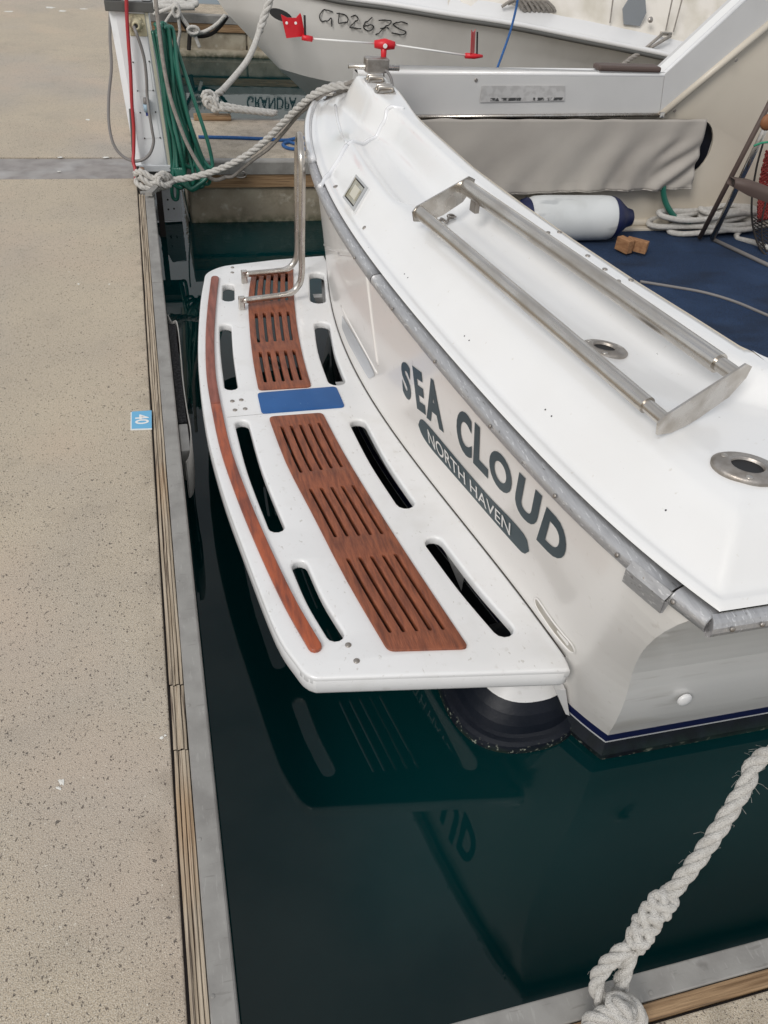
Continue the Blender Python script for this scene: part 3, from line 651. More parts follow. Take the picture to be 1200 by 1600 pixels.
# quarter moulding seams on the port quarter (raised beads following the deck)
def on_deck(p, off=0): return Vector((p[0], p[1], deck_z(p[0], p[1])+off))
def bead(name, pts, r, m=M['gelshiny'], off=0): G().tube([on_deck(p, off) for p in crom(pts, 6)], r, 8).obj(name, m, boat, True)
bead('moulded_bead', [(0.625, 3.148, 0.951),(0.688, 3.252, 0.971),(0.729, 3.288, 1.009),(0.775, 3.364, 1.041)], .011)
bead('moulded_bead', [(0.775, 3.364, 1.041),(0.835, 3.413, 1.038),(0.909, 3.509, 1.024),(0.955, 3.533, 1.053),(0.974, 3.523, 1.099),(0.984, 3.540, 1.135)], .010)
bead('moulded_bead', [(0.984, 3.540, 1.135),(1.014, 3.517, 1.151),(1.047, 3.504, 1.150)], .009)
bead('moulded_bead', [(0.779, 3.380, 1.042),(0.823, 3.708, 1.005),(0.854, 3.926, 1.002),(0.895, 4.170, 0.998)], .007)

# ---- alloy rub rail around the transom, in lengths with screws
def rail_pt(y, off=0): return Vector((rail_x(y)+off, y, .930))
def rail_piece(y0, y1, r=.0195, n=24, m=M['rail']):
    pts = [rail_pt(y0+(y1-y0)*i/n, .016) for i in range(n+1)]; g = G(); rows = []
    for i, p in enumerate(pts):
        t = (pts[min(n, i+1)]-pts[max(0, i-1)]).normalized(); nrm = Vector((0,0,1)).cross(t); nrm = nrm if nrm.x < 0 else -nrm
        rows.append([p+nrm*r*a+Vector((0,0,r*b)) for a, b in [(-.3,-1.0),(.25,-1.0),(.6,-.82),(.88,-.45),(.98,0),(.88,.5),(.62,.85),(.25,1.0),(-.3,1.03),(-1.0,1.0)]])
    g.grid(rows); k = len(rows[0]); g.f += [[j for j in range(k)], [n*k+j for j in range(k)][::-1]]; g.m += [0, 0]
    return g.obj('rub_rail', m, boat, True)
for a, b in [(.80,.876),(.880,2.33),(2.334,3.62),(3.624,4.60)]: rail_piece(a, b)
for y in [.86,.93,1.0,1.2,1.48,1.80,2.12,2.50,2.86,3.2,3.6]:
    p = rail_pt(y); nrm = Vector((-1,0,.28)); G().disc(p+Vector((-.0055,0,.005)), nrm, .0055, .0028, 10, dome=.001).obj('rail_screw', M['castss'], boat, True)
# doubled guard plate under the rail near the corner
g = G(); pts = [rail_pt(.965-.095*i/10, -.006) for i in range(11)]
g.grid([[p+Vector((.004,0,.020)), p+Vector((-.007,0,.0)), p+Vector((-.005,0,-.036)), p+Vector((.002,0,-.036)), p+Vector((.012,0,.015))] for p in pts]); g.obj('guard_plate', M['rail'], boat)
# corner piece and the rail running forward along the starboard side
g = G(); rows = []
for i in range(30):
    x = rail_x(.80)+.010+i*.22; q = Vector((x, .796-(.000 if i else -.0), .930)); nrm = Vector((-.35,-.93,0)).normalized() if i == 0 else Vector((0,-1,0)); r = .022
    rows.append([q+nrm*r*a*(1.05 if i == 0 else 1)+Vector((0,0,r*b)) for a, b in [(-.3,-1.0),(.25,-1.0),(.6,-.82),(.88,-.45),(.98,0),(.88,.5),(.62,.85),(.25,1.02),(-.3,1.05)]])
g.grid(rows, flip=True); k = len(rows[0]); g.f.append(list(range(k))); g.m.append(0); g.obj('side_rail', M['rail'], boat)
for x in (.945,1.01,1.12,1.3): G().disc((x,.7735,.938), (0,-1,.25), .0055, .0028, 10, dome=.001).obj('rail_screw', M['castss'], boat, True)
# port quarter gunwale bead (white)
g = G(); g.tube([(rail_x(y)+.012, y, .958) for y in [3.45+.06*i for i in range(21)]], .017, 8); g.obj('quarter_bead', M['gelshiny'], boat, True)

# ---- swim platform
PT = .35
outl = crom([(0.267, 1.258, 0.350),(0.243, 1.277, 0.350),(0.224, 1.319, 0.350),(0.188, 1.438, 0.350),(0.146, 1.738, 0.350),(0.105, 2.085, 0.350),(0.084, 2.466, 0.350),(0.094, 2.930, 0.350),(0.136, 3.387, 0.350),(0.174, 3.652, 0.350),(0.197, 3.752, 0.350),(0.271, 3.821, 0.350),(0.352, 3.845, 0.350)], 5)
outl = [(p.x, p.y) for p in outl]
rear = [(seam_x(y)+.0, y) for y in [3.915-i*.1 for i in range(27)]]+[(seam_x(1.19)+.0,1.215),(seam_x(1.17)-.004,1.178)]
outl = outl+[tuple((0.548, 3.885, 0.350)[:2])]+[(rear[0][0]-.02, 3.918)]+rear[1:]+[(.938,1.157),(.925,1.156)]
slots = [capsule(crom([Vector((*p[:2],0)) for p in l], 5), h) for l, h in [
  ([(0.285, 3.593, 0.350),(0.271, 3.465, 0.350)], .027), ([(0.230, 3.193, 0.350),(0.213, 2.969, 0.350),(0.203, 2.703, 0.350)], .025),
  ([(0.214, 2.439, 0.350),(0.224, 2.154, 0.350),(0.254, 1.860, 0.350)], .0245), ([(0.295, 1.673, 0.350),(0.314, 1.528, 0.350),(0.345, 1.396, 0.350)], .0235),
  ([(0.723, 3.679, 0.350),(0.679, 3.413, 0.350)], .036), ([(0.649, 3.160, 0.350),(0.622, 2.921, 0.350),(0.618, 2.693, 0.350)], .034),
  ([(0.635, 2.379, 0.350),(0.653, 2.136, 0.350),(0.686, 1.911, 0.350)], .030), ([(0.723, 1.702, 0.350),(0.763, 1.503, 0.350),(0.810, 1.330, 0.350)], .029)]]

# grating panels with three groups of five slots, laid out along each panel
PAN = []
def panel(lft, rgt, groups, fr=(.16,.33,.50,.67,.84), hw=.0055):
    lf = crom([Vector((*p[:2],0)) for p in lft], 6); rg = crom([Vector((*p[:2],0)) for p in rgt], 6)
    def at(a, f):
        P, Q = lf, rg; i = a*(len(P)-1); j = min(len(P)-2, int(i)); t = i-j; p = P[j].lerp(P[j+1], t)
        i = a*(len(Q)-1); j = min(len(Q)-2, int(i)); t = i-j; q = Q[j].lerp(Q[j+1], t); return p.lerp(q, f)
    ol = rounded([p[:2] for p in lf[::2]]+[p[:2] for p in rg[::-2]], [.02]+[0]*(len(lf[::2])-2)+[.02,.02]+[0]*(len(rg[::-2])-2)+[.02], 4)
    hs = []
    for a, b in groups:
        for f in fr: hs.append(capsule([at(a+(b-a)*k/5, f) for k in range(6)], hw, 5))
    return ol, hs
ol, hs = panel([(0.315, 2.463, 0.355),(0.334, 2.178, 0.355),(0.373, 1.904, 0.355),(0.418, 1.590, 0.355),(0.471, 1.307, 0.355)], [(0.516, 2.462, 0.355),(0.541, 2.200, 0.355),(0.585, 1.885, 0.355),(0.634, 1.584, 0.355),(0.689, 1.274, 0.355)], [(.085,.31),(.40,.60),(.685,.92)])
PAN.append((ol, hs))
ol, hs = panel([(0.414, 3.738, 0.355),(0.361, 3.452, 0.355),(0.329, 3.143, 0.355),(0.310, 2.869, 0.355),(0.303, 2.653, 0.355)], [(0.620, 3.766, 0.355),(0.574, 3.466, 0.355),(0.536, 3.150, 0.355),(0.515, 2.871, 0.355),(0.509, 2.650, 0.355)], [(.07,.29),(.385,.60),(.685,.915)], hw=.0065)
PAN.append((ol, hs))
def shrink(ol, k): c_ = [sum(p[0] for p in ol)/len(ol), sum(p[1] for p in ol)/len(ol)]; return ol
def inner_opening(ol, q=.014):                            # opening in the platform, a ledge narrower than the panel
    P = [Vector(p) for p in ol]; n_ = len(P); ar = sum(P[i].x*P[(i+1) % n_].y-P[(i+1) % n_].x*P[i].y for i in range(n_)); sg = 1 if ar > 0 else -1; o = []
    for i in range(n_):
        t = (P[(i+1) % n_]-P[i-1]).normalized(); o.append((P[i]+Vector((-t.y, t.x))*q*sg)[:])
    return o
sp = plate('swim_platform', outl, slots+[inner_opening(ol) for ol, hs in PAN], PT, .036, .009, M['gel'], boat, res=3)
ro = resample([Vector((p[0], p[1], 0)) for p in outl+[outl[0]]], .02)[:-1]; ro = [p[:2] for p in ro]
g = G(); g.grid([[(*p, PT-z) for p in ring+[ring[0]]] for ring, z in [(inner_opening(ro, q), z) for q, z in ((.003,.012),(-.0003,.014),(-.0003,.058),(.0015,.064),(.006,.068),(.03,.068),(.032,.036))]])
g.obj('platform_skirt', M['gel'], sp, True)
for ol, hs in PAN: plate('teak_grating', ol, hs, PT+.007, .026, .0015, M['teak'], sp, res=1)
stc = [(0.230, 3.672, 0.355),(0.188, 3.371, 0.355),(0.155, 3.076, 0.355),(0.135, 2.790, 0.355),(0.133, 2.571, 0.355),(0.140, 2.290, 0.355),(0.166, 2.019, 0.355),(0.202, 1.757, 0.355),(0.242, 1.526, 0.355),(0.282, 1.358, 0.355)]
for seg, tone in ((stc[:5], 0), (stc[4:], 1)):
    P = crom([Vector((*p[:2],0)) for p in seg], 6)
    if tone: P[0] = P[0].lerp(P[1], .04)
    ob = plate('teak_strip', capsule(P, .0185, 6, flat0=(tone == 1), flat1=(tone == 0)), [], PT+.012, .016, .005, mat('teak_strip', (.38,.085,.028) if tone else (.28,.08,.05), .38, col2=(.17,.04,.02), scale=12, stretch=(5,.7,5), bump=.2, coat=.25), sp, res=3)
bp_ = rounded(xy((0.295, 2.634, 0.353),(0.605, 2.641, 0.353),(0.609, 2.492, 0.353),(0.293, 2.491, 0.353)), .018, 5)
plate('blue_pad', bp_, [], PT+.005, .012, .001, M['bluepad'], sp, res=1)
for p in [(0.325, 3.801, 0.350),(0.318, 3.742, 0.350),(0.196, 2.593, 0.350),(0.230, 2.597, 0.350),(0.199, 2.531, 0.350),(0.237, 2.534, 0.350),(0.371, 1.350, 0.350),(0.381, 1.293, 0.350)]:
    G().disc((p[0],p[1],PT), (0,0,1), .0085, .003, 12, dome=.002).obj('platform_bolt', M['castss'], sp, True)
# hairline joint across the platform beside the blue pad
G().tube([((0.166, 2.488, 0.350)[0],(0.166, 2.488, 0.350)[1],PT-.0006),((0.315, 2.493, 0.350)[0],(0.315, 2.493, 0.350)[1],PT-.0006)], .0012, 4).obj('joint_line', M['joint'], sp)
# sealant line where the platform meets the transom
G().tube([(seam_x(y)-.001, y, PT+.0005) for y in [1.2+.09*i for i in range(31)]], .0016, 5).obj('sealant', M['joint'], sp, True)
# brackets under the platform
for y in (1.75,2.77,3.6): G().prism([(seam_x(y)+.02,y,.27),(seam_x(y)-.07,y,.27),(seam_x(y)+.02,y,.06)], (0,.04,0)).obj('bracket', M['gel'], boat)

# ---- stern pod under the near end of the platform
g = G(); rows = []; cx, cy = .905, 1.36
for k, (zz, s) in enumerate([(-.14,.90),(-.06,1.02),(-.015,1.06),(.008,1.055),(.024,1.015),(.034,.975),(.045,.93),(.075,.84),(.11,.70),(.14,.54),(.165,.38),(.19,.2),(.20,.0)]):
    r = []
    for j in range(49):
        a = math.pi*(.5+j/48.0*1.0)+.05; r.append((cx+.14+math.cos(a)*.37*s, cy+.0+math.sin(a)*.225*s*(-1 if False else 1), zz))
    rows.append(r)
g2 = []
for zz, s in [(-.14,.90),(-.06,1.02),(-.015,1.06),(.010,1.055),(.024,1.035),(.030,.99),(.032,.94),(.036,.90),(.06,.865),(.09,.80),(.12,.71),(.145,.60),(.17,.45),(.19,.28),(.20,0)]:
    r = []
    for j in range(49):
        a = 2*math.pi*j/48; ex = 2.4; ca, sa = math.cos(a), math.sin(a); q = (abs(ca)**ex+abs(sa)**ex)**(-1/ex)
        r.append((.905+ca*q*.205*s+.06*(1-s), 1.375+sa*q*.22*s+.03*(1-s), zz))
    g2.append(r)
g = G()
for a, b in zip(g2, g2[1:]): g.grid([a, b], m=1 if a[0][2] > .115 else 0)
g.m = [m_ if sum(g.v[i][1] for i in f)/len(f) < 1.33 else 0 for f, m_ in zip(g.f, g.m)]
g.obj('stern_pod', [M['pod'], M['gel']], boat, True)
p = Vector((1.002, 1.190, 0.121)); G().prism([(0.946, 1.200, 0.204),(0.980, 1.200, 0.195),(1.025, 1.200, 0.060),(1.010, 1.200, 0.071)], (0,.03,0)).obj('bracket', M['gel'], boat)

# ---- folding boarding ladder standing on the platform
ld = G()
A1, A2 = Vector((*(0.371, 3.623, 0.400)[:2],.392)), Vector((*(0.327, 3.347, 0.400)[:2],.392))
U1, U2 = Vector((*(0.656, 3.719, 0.420)[:2],0)), Vector((*(0.618, 3.397, 0.420)[:2],0))
U1 = Vector((.622,3.66,0)); U2 = Vector((.598,3.40,0))
ztop = 1.03
pth = [A2, A2.lerp(Vector((U2.x,U2.y,.392)), .6), Vector((U2.x-.055,U2.y-.01,.397)), Vector((U2.x-.02,U2.y,.42)), Vector((U2.x,U2.y,.475)), Vector((U2.x,U2.y,.62)), Vector((U2.x,U2.y,ztop-.12)), Vector((U2.x,U2.y+.03,ztop-.03)), Vector(((U1.x+U2.x)/2,(U1.y+U2.y)/2,ztop)), Vector((U1.x,U1.y-.03,ztop-.03)), Vector((U1.x,U1.y,ztop-.12)), Vector((U1.x,U1.y,.62)), Vector((U1.x,U1.y,.475)), Vector((U1.x-.02,U1.y,.42)), Vector((U1.x-.055,U1.y-.01,.397)), A1.lerp(Vector((U1.x,U1.y,.392)), .6), A1]
lad = G().tube(crom(pth, 7), .0145, 14).obj('boarding_ladder', M['steel'], boat, True)
for a in (A1, A2): G().box((a.x-.022,a.y-.011,PT), (a.x+.006,a.y+.011,.412), bev=.004).obj('hinge_bracket', M['steel'], lad); G().disc((a.x-.008,a.y-.011,.395), (0,-1,0), .006, .004, 10).obj('hinge_pin', M['castss'], lad, True)

# ---- stern roller frame on the deck
FL, FR = Vector((0.791, 2.388, 1.125)), Vector((0.974, 1.188, 1.125)); BL_, BR = Vector((0.965, 2.469, 1.175)), Vector((1.173, 1.260, 1.175))
rf = G(); d1 = (FR-FL).normalized(); d2 = (BR-BL_).normalized()
fr_ = G().tube([FL, FL+d1*.03, FR-d1*.055], .0195, 18).tube([FR-d1*.055, FR+d1*.005], .0155, 16).obj('roller', M['steel'], boat, True); autosmooth(fr_, 50)
bk = G().tube([BL_, BL_+d2*.02, BR-d2*.05], .0235, 18).tube([BR-d2*.05, BR+d2*.005], .0175, 16).obj('roller', M['steel'], boat, True); autosmooth(bk, 50)
def endplate(a, b, d, s):
    u = (b-a).normalized(); ln = (b-a).length; up = Vector((0,0,1)); n_ = u.cross(up).normalized()
    pr = [(-.03,.012),(-.015,.022),(ln+.012,.026),(ln+.040,.006),(ln+.035,-.02),(ln-.005,-.048),(ln*.55,-.055),(.075,-.052),(.03,-.044),(-.02,-.022)]
    return G().prism([a+d*s+u*x+up*z for x, z in pr], n_*.005).obj('end_plate', M['steel'], boat)
endplate(FR, BR, d1, .006); endplate(FL, BL_, d1, -.004)
G().obox(Vector((0.963, 2.361, 1.150)), d2, d2.cross(Vector((0,0,1))), (0,0,1), .018, .008, .018, bev=.002).obj('stop_block', M['castss'], boat)
g = G(); cp = [on_deck(p, .006+.004*(i % 2)) for i, p in enumerate([(0.869, 2.421, 1.069),(0.897, 2.463, 1.063),(0.908, 2.451, 1.061),(0.937, 2.497, 1.058),(0.959, 2.507, 1.058),(0.925, 2.503, 1.058)])]
for i in range(5):
    a, b = cp[i], cp[i+1]; m_ = (a+b)/2; t_ = (b-a).normalized(); s_ = t_.cross(Vector((0,0,1))) if i % 2 else Vector((0,0,1)); q = []
    for j in range(12): an = 2*math.pi*j/12; q.append(m_+t_*math.cos(an)*.014+s_*math.sin(an)*.006)
    g.tube(q, .0028, 6, closed=True)
g.obj('chain', M['castss'], boat, True)

# ---- rod holders and screws on the deck
def deck_frame(p):
    e = .01; z0 = deck_z(p[0], p[1]); nx = -(deck_z(p[0]+e, p[1])-deck_z(p[0]-e, p[1]))/(2*e); ny = -(deck_z(p[0], p[1]+e)-deck_z(p[0], p[1]-e))/(2*e)
    n_ = Vector((nx, ny, 1)).normalized(); return Vector((p[0], p[1], z0)), n_
def rod_holder(p, ax, s=1.0):
    c0, n_ = deck_frame(p); n_ = (n_+Vector((0,0,2))).normalized(); u = (Vector(ax)-n_*Vector(ax).dot(n_)).normalized(); v = n_.cross(u); g = G()
    K = 36; rr = [(.072,.052,-.006),(.073,.053,.004),(.066,.047,.0085),(.042,.032,.010),(.038,.029,.012),(.034,.026,.010),(.032,.024,-.03)]; rows = []
    for a_, b_, h in rr:
        rows.append([c0+u*a_*s*math.cos(2*math.pi*j/K)+v*b_*s*math.sin(2*math.pi*j/K)+n_*h for j in range(K+1)])
    g.grid(rows); r = g.obj('rod_holder', M['castss'], boat, True)
    G().add([c0+u*.036*s*math.cos(2*math.pi*j/K)+v*.027*s*math.sin(2*math.pi*j/K)+n_*.0045 for j in range(K)], [list(range(K))]).obj('tube_bore', M['black'], r)
    for a in (.5, 2.6, 4.7): G().disc(c0+u*.054*s*math.cos(a)+v*.041*s*math.sin(a)+n_*.0075, n_, .0075, .0025, 12, dome=.001).obj('screw', M['steel'], r, True)
rod_holder((1.099, 1.050, 1.084), (.9,-.5,0), .98); rod_holder((1.052, 1.589, 1.062), (.9,-.4,0), .84)
for p in [(1.127, 2.157, 1.140),(1.166, 2.159, 1.140),(1.175, 1.981, 1.140),(1.183, 1.888, 1.140),(1.184, 1.810, 1.140),(1.225, 1.814, 1.140),(0.675, 3.097, 0.967),(0.686, 2.656, 0.975)]:
    c0, n_ = deck_frame(p); G().disc(c0, n_, .0075 if p[1] < 3 else .012, .003, 10, dome=.0015).obj('deck_screw', M['castss'], boat, True)
for p in [(0.719, 2.254, 0.983),(0.722, 2.226, 0.983),(0.771, 1.829, 0.991),(0.775, 1.802, 0.992),(0.837, 1.432, 1.004),(0.841, 1.404, 1.004),(0.928, 1.032, 1.013)]:
    c0, n_ = deck_frame(p); G().disc(c0, n_, .0022, .0006, 8).obj('drill_hole', M['black'], boat)
# square courtesy light on the port quarter
q4 = [Vector(p) for p in ((.727,2.970,1.053),(.741,2.844,1.047),(.677,2.782,.984),(.663,2.906,.990))]
n_ = (q4[1]-q4[0]).cross(q4[2]-q4[1]).normalized(); n_ = n_ if n_.z > 0 else -n_; cq = sum(q4, Vector())/4
def lq(k, d): return [cq+(p-cq)*k+n_*d for p in q4]
li = G().prism(lq(1.0, -.045), n_*.045).obj('courtesy_light', M['deckgel'], boat)
g = G()
for k0, k1, d0, d1_ in ((1.0,.97,.0,.006),(.97,.80,.006,.007),(.80,.77,.007,.002)):
    A_, B_ = lq(k0, d0), lq(k1, d1_); g.add(A_+B_, [[i,(i+1)%4,4+(i+1)%4,4+i] for i in range(4)])
g.obj('light_bezel', mat('chrome_bezel', (.70,.69,.66), .10, 1.0), li)
G().prism(lq(.77, .0005), n_*.0015).obj('light_gasket', M['black'], li)
G().prism(lq(.70, .002), n_*.003).obj('reflector', mat('light_reflector', (.62,.60,.52), .15, .8, col2=(.45,.40,.26), scale=18), li)
G().prism([cq+(p-cq)*.42+n_*.005+(q4[1]-q4[0])*.05 for p in q4], n_*.004).obj('lens', M['lamp'], li)
# hawse plate and chocks on the port quarter crest
c0, n_ = deck_frame((0.966, 4.401, 1.015)); g = G(); n_ = Vector((-.2,-.2,1)).normalized(); u = Vector((1,-.1,0)); u = (u-n_*u.dot(n_)).normalized(); v = n_.cross(u)
g.tube([c0+u*.10*math.cos(a*.2618)+v*.05*math.sin(a*.2618)+n_*.006 for a in range(24)], .011, 8, closed=True); hw_ = g.obj('hawse_plate', M['steel'], boat, True)
G().add([c0+u*.085*math.cos(a*.2618)+v*.038*math.sin(a*.2618)+n_*.004 for a in range(24)], [list(range(24))]).obj('hawse_opening', M['dark'], hw_)
for p in ((1.011, 3.874, 1.170), (1.011, 3.697, 1.169)):
    c0, n_ = deck_frame(p); n_ = Vector((-.1,-.3,1)).normalized(); g = G()
    g.obox(c0+n_*.004, (1,0,.1), (0,1,.3), n_, .045, .03, .004, bev=.003)
    for s in (-1, 1):
        g.tube([c0+Vector((-.035,.016*s,.006)), c0+Vector((-.03,.016*s,.024)), c0+Vector((.03,.016*s,.024)), c0+Vector((.035,.016*s,.006))], .007, 8)
    g.obj('chock', M['steel'], boat, True)

# ---- port gunwale, curtain and side pocket
YG = 4.24
def at_y(p, y): return Vector((p[0], y, p[2]))
gz0, gz1 = 1.135, .945
x_in, x_k = 1.0, (2.706, 4.240, 1.161)[0]
kz = (2.706, 4.240, 1.161)[2]
ka = Vector((x_k, YG, kz)); kb = Vector(((2.743, 4.240, 0.955)[0], YG, (2.743, 4.240, 0.955)[2]))
ta = Vector((3.080, 4.240, 1.537)); tb = Vector((3.337, 4.240, 1.490))
L0 = Vector((1.02, YG, (1.117, 4.240, 1.134)[2])); L1 = Vector((1.02, YG, (1.300, 4.240, 0.942)[2]))
G().prism([L0, ka, kb, L1], (0,.12,0)).obj('gunwale', M['panel'], boat)
G().prism([ka+Vector((.002,-.002,0)), ta, tb, kb+Vector((.002,-.002,0))], (0,.12,0)).obj('side_wing', M['panel'], boat)
# rolled white edge of the wing, and its soft lower ridge
G().tube([L0+Vector((0,.012,-.006)), ka+Vector((0,.012,-.006)), ta+Vector((0,.012,-.006))], .014, 10).obj('gunwale_cap', M['gel'], boat, True)
G().prism([L0+Vector((0,.012,.008)), ka+Vector((0,.012,.008)), ta+Vector((0,.012,.008)), ta+Vector((0,.012,-.01)), ka+Vector((0,.012,-.01)), L0+Vector((0,.012,-.01))], (0,.07,0)).obj('gunwale_top', mat('gunwale_paint', (.80,.80,.79), .75, spec=.2), boat)
G().tube([kb+Vector((.0,.0,.0)), tb+Vector((0,0,0))], .020, 12).obj('moulded_ridge', M['cream'], boat, True)
# cream inner side with rounded pocket opening
fl = .30; wall = [Vector((1.02,YG+.03,fl)), Vector((4.6,YG+.03,fl)), Vector((4.6,YG+.03,1.9)), Vector((tb.x,YG+.03,tb.z)), kb+Vector((0,.03,0)), L1+Vector((0,.03,0))]
cu_out = [(p.x, p.z) for p in wall]
px_r = (3.166, 4.270, 0.811)[0]; zt, zb = (2.995, 4.270, 0.926)[2], (3.108, 4.270, 0.624)[2]; zm = (zt+zb)/2; hh = (zt-zb)/2*1.02
hole = [(1.3,zb)]+[(px_r-hh*.85+hh*.85*math.sin(a*math.pi/12), zm-hh*math.cos(a*math.pi/12)) for a in range(13)]+[(1.3,zt)]
wl = plate('inner_side', cu_out, [hole], 0, .016, .003, M['cream'], None)
# plate() builds in XY: stand it up in XZ
me = wl.data; off = wl.location.copy()
for v in me.vertices: x, y, z = v.co.x+off.x, v.co.y+off.y, v.co.z+off.z; v.co = Vector((x, YG+.03+.008-z-.008, y))-wloc(boat)
wl.location = (0,0,0); wl.parent = boat; me.flip_normals()
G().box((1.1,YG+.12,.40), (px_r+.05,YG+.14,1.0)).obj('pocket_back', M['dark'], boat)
G().tube([(1.02,YG+.025,fl+.05), (4.4,YG+.025,fl+.05)], .022, 10).obj('skirting_ledge', M['cream'], boat, True)
G().box((1.02,YG-.03,fl+.0), (4.4,YG+.03,fl+.035), bev=.006).obj('skirting_ledge', M['cream'], boat)
ra, rb = Vector((1.312, 4.220, 0.938)), Vector((2.736, 4.220, 0.966))
G().tube([ra, rb], .009, 10).obj('curtain_track', M['steel'], boat, True)
for k in range(9): G().disc(ra.lerp(rb, .04+k*.115)+Vector((0,-.008,0)), (0,-1,0), .004, .002, 8).obj('track_screw', M['castss'], boat)
G().disc(rb+Vector((-.0,-.008,0)), (0,-1,.2), .021, .012, 4, dome=.003).obj('track_end', M['steel'], boat)
TL, TR = Vector((1.294, 4.215, 0.933)), Vector((3.028, 4.215, 0.948)); BLc, BRc = Vector((1.705, 4.205, 0.553)), Vector((3.052, 4.205, 0.576)); BLc.x = 1.45
g = G(); rows = []
for i in range(27):
    v = i/26; r = []
    for j in range(121):
        u = j/120; p = TL.lerp(TR, u).lerp(BLc.lerp(BRc, u), v)
        fade = smooth(.0, .5, v)
        f1 = math.sin(44*(u+.17*v)+2*noise.noise(Vector((u*5,v*2,0))))*smooth(.45, .75, u)*(.25+.75*v)*.013
        f2 = noise.noise(Vector((u*9+v*2.2, v*1.2, 3)))*.014*fade; f3 = math.sin(95*u+3*math.sin(9*u))*.004*smooth(.78, 1, v)
        fr2 = math.sin(60*(u+.35*v))*.014*smooth(.80,.9,u)*smooth(.15,.6,v)
        top_edge = .006*noise.noise(Vector((u*14,0,9)))
        r.append((p.x, p.y-.012-f1-f2-f3-fr2-.01*v, p.z+top_edge*(1 if v in (0,1) else 0)))
    rows.append(r)
g.grid(rows); cur = g.obj('pocket_curtain', M['curtain'], boat, True)
md = cur.modifiers.new('thick', 'SOLIDIFY'); md.thickness = .003
hp = [Vector(rows[22][j])+Vector((0,-.002,0)) for j in range(0, 121, 2)]; G().tube(hp, .0018, 4).obj('hem_stitching', M['curtain'], cur, True)
hp = [Vector(rows[26][j]) for j in range(0, 121, 2)]; G().tube(hp, .004, 6).obj('hem', M['curtain'], cur, True)
# worn label, brown step pad, screws
st = [(1.671, 4.235, 1.086),(2.135, 4.235, 1.095),(2.149, 4.235, 1.022),(1.673, 4.235, 1.008)]
lb = G().prism([Vector(p)+Vector((0,-.001,0)) for p in st], (0,.003,0)).obj('worn_sticker', mat('worn_sticker', (.52,.51,.50), .5, col2=(.44,.43,.42), scale=30, lo=.45, hi=.6), boat); lb['label'] = 'worn pale sticker, its print nearly gone'
for a, b, c_, d in [(766,152,815,158),(833,152,882,157)]:
    G().prism([Vector(p)+Vector((0,-.003,0)) for p in ((1.726, 4.235, 1.030),(1.897, 4.235, 1.035),(1.900, 4.235, 1.021),(1.728, 4.235, 1.015))] if a == 766 else [Vector(p)+Vector((0,-.003,0)) for p in ((1.966, 4.235, 1.036),(2.145, 4.235, 1.040),(2.144, 4.235, 1.026),(1.968, 4.235, 1.022))], (0,.002,0)).obj('faded_print', mat('faded_print', (.52,.51,.50), .5, col2=(.06,.06,.06), scale=45, lo=.45, hi=.55), lb)
pa, pb_ = Vector((2.308, 4.250, 1.159)), Vector((2.676, 4.250, 1.161))
G().box((pa.x,YG-.012,kz+.006), (pb_.x,YG+.07,kz+.034), bev=.010).obj('step_pad', M['brown'], boat)
for p in ((3.098, 4.210, 1.244),(2.831, 4.240, 0.982),(1.636, 4.238, 1.111)): G().disc(p, (0,-1,0), .009, .004, 10).obj('side_screw', M['castss'], boat)
# side furniture on the port crest: grey bracket with rod
bc = Vector((1.045, 4.000, 1.215)); br_ = G().box((bc.x-.055,bc.y-.03,bc.z-.03), (bc.x+.055,bc.y+.03,bc.z+.03), bev=.006).obj('crest_bracket', M['castss'], boat)
G().tube([bc+Vector((-.13,0,-.01)), bc+Vector((.11,0,-.012))], .012, 10).obj('crest_rod', M['steel'], br_, True)
G().box((bc.x-.03,bc.y-.02,bc.z-.12), (bc.x+.03,bc.y+.02,bc.z-.03)).obj('bracket_foot', M['gel'], br_)

# ================================================================== LOOSE THINGS IN THE COCKPIT
fz = .32
fn = thing('boat_fender', (2.45,4.10,fz), 'white cylindrical fender with dark blue ends lying on the navy cockpit carpet', 'fender')
fa, fb = Vector((2.02,4.10,fz+.125)), Vector((2.62,4.07,fz+.125)); fa = Vector((2.000, 4.120, 0.480)); fb = Vector((2.518, 4.100, 0.461)); fa.z = fb.z = fz+.125
ax = (fb-fa).normalized(); ln = (fb-fa).length
G().lathe(fa, ax, [(-.0,.098),(.01,.108),(.04,.118),(.1,.122),(ln-.06,.122),(ln-.02,.119),(ln,.112)], 32).obj('body', M['fenderw'], fn, True)
G().lathe(fa, ax, [(.004,.108),(-.004,.111),(-.03,.10),(-.06,.075),(-.09,.05),(-.12,.045),(-.135,.02),(-.135,0)], 28).obj('end_cap', M['fenderb'], fn, True)
G().lathe(fa, ax, [(ln-.008,.1165),(ln,.118),(ln+.03,.106),(ln+.06,.082),(ln+.095,.055),(ln+.125,.047),(ln+.14,.022),(ln+.14,0)], 28).obj('end_cap', M['fenderb'], fn, True)
G().disc(fa+ax*(ln+.105)+Vector((-.02,-.045,.0)), (-.2,-1,.1), .014, .006, 12).obj('eye_hole', M['black'], fn)
wd = thing('wood_offcut', (2.619, 4.032, 0.320), 'darker upright wooden block beside the fender on the blue carpet, left of two', 'wood block', 'wood offcuts on the cockpit carpet')
c1 = Vector((2.522, 3.892, 0.360)); G().obox((c1.x+.0,c1.y,fz+.05), (.9,.35,0), (-.35,.9,0), (0,0,1), .024, .045, .036, bev=.003).obj('block', M['wood'], wd)
wd = thing('wood_offcut', (2.663, 3.982, 0.320), 'longer orange wooden wedge lying across the other block on the blue carpet', 'wood block', 'wood offcuts on the cockpit carpet')
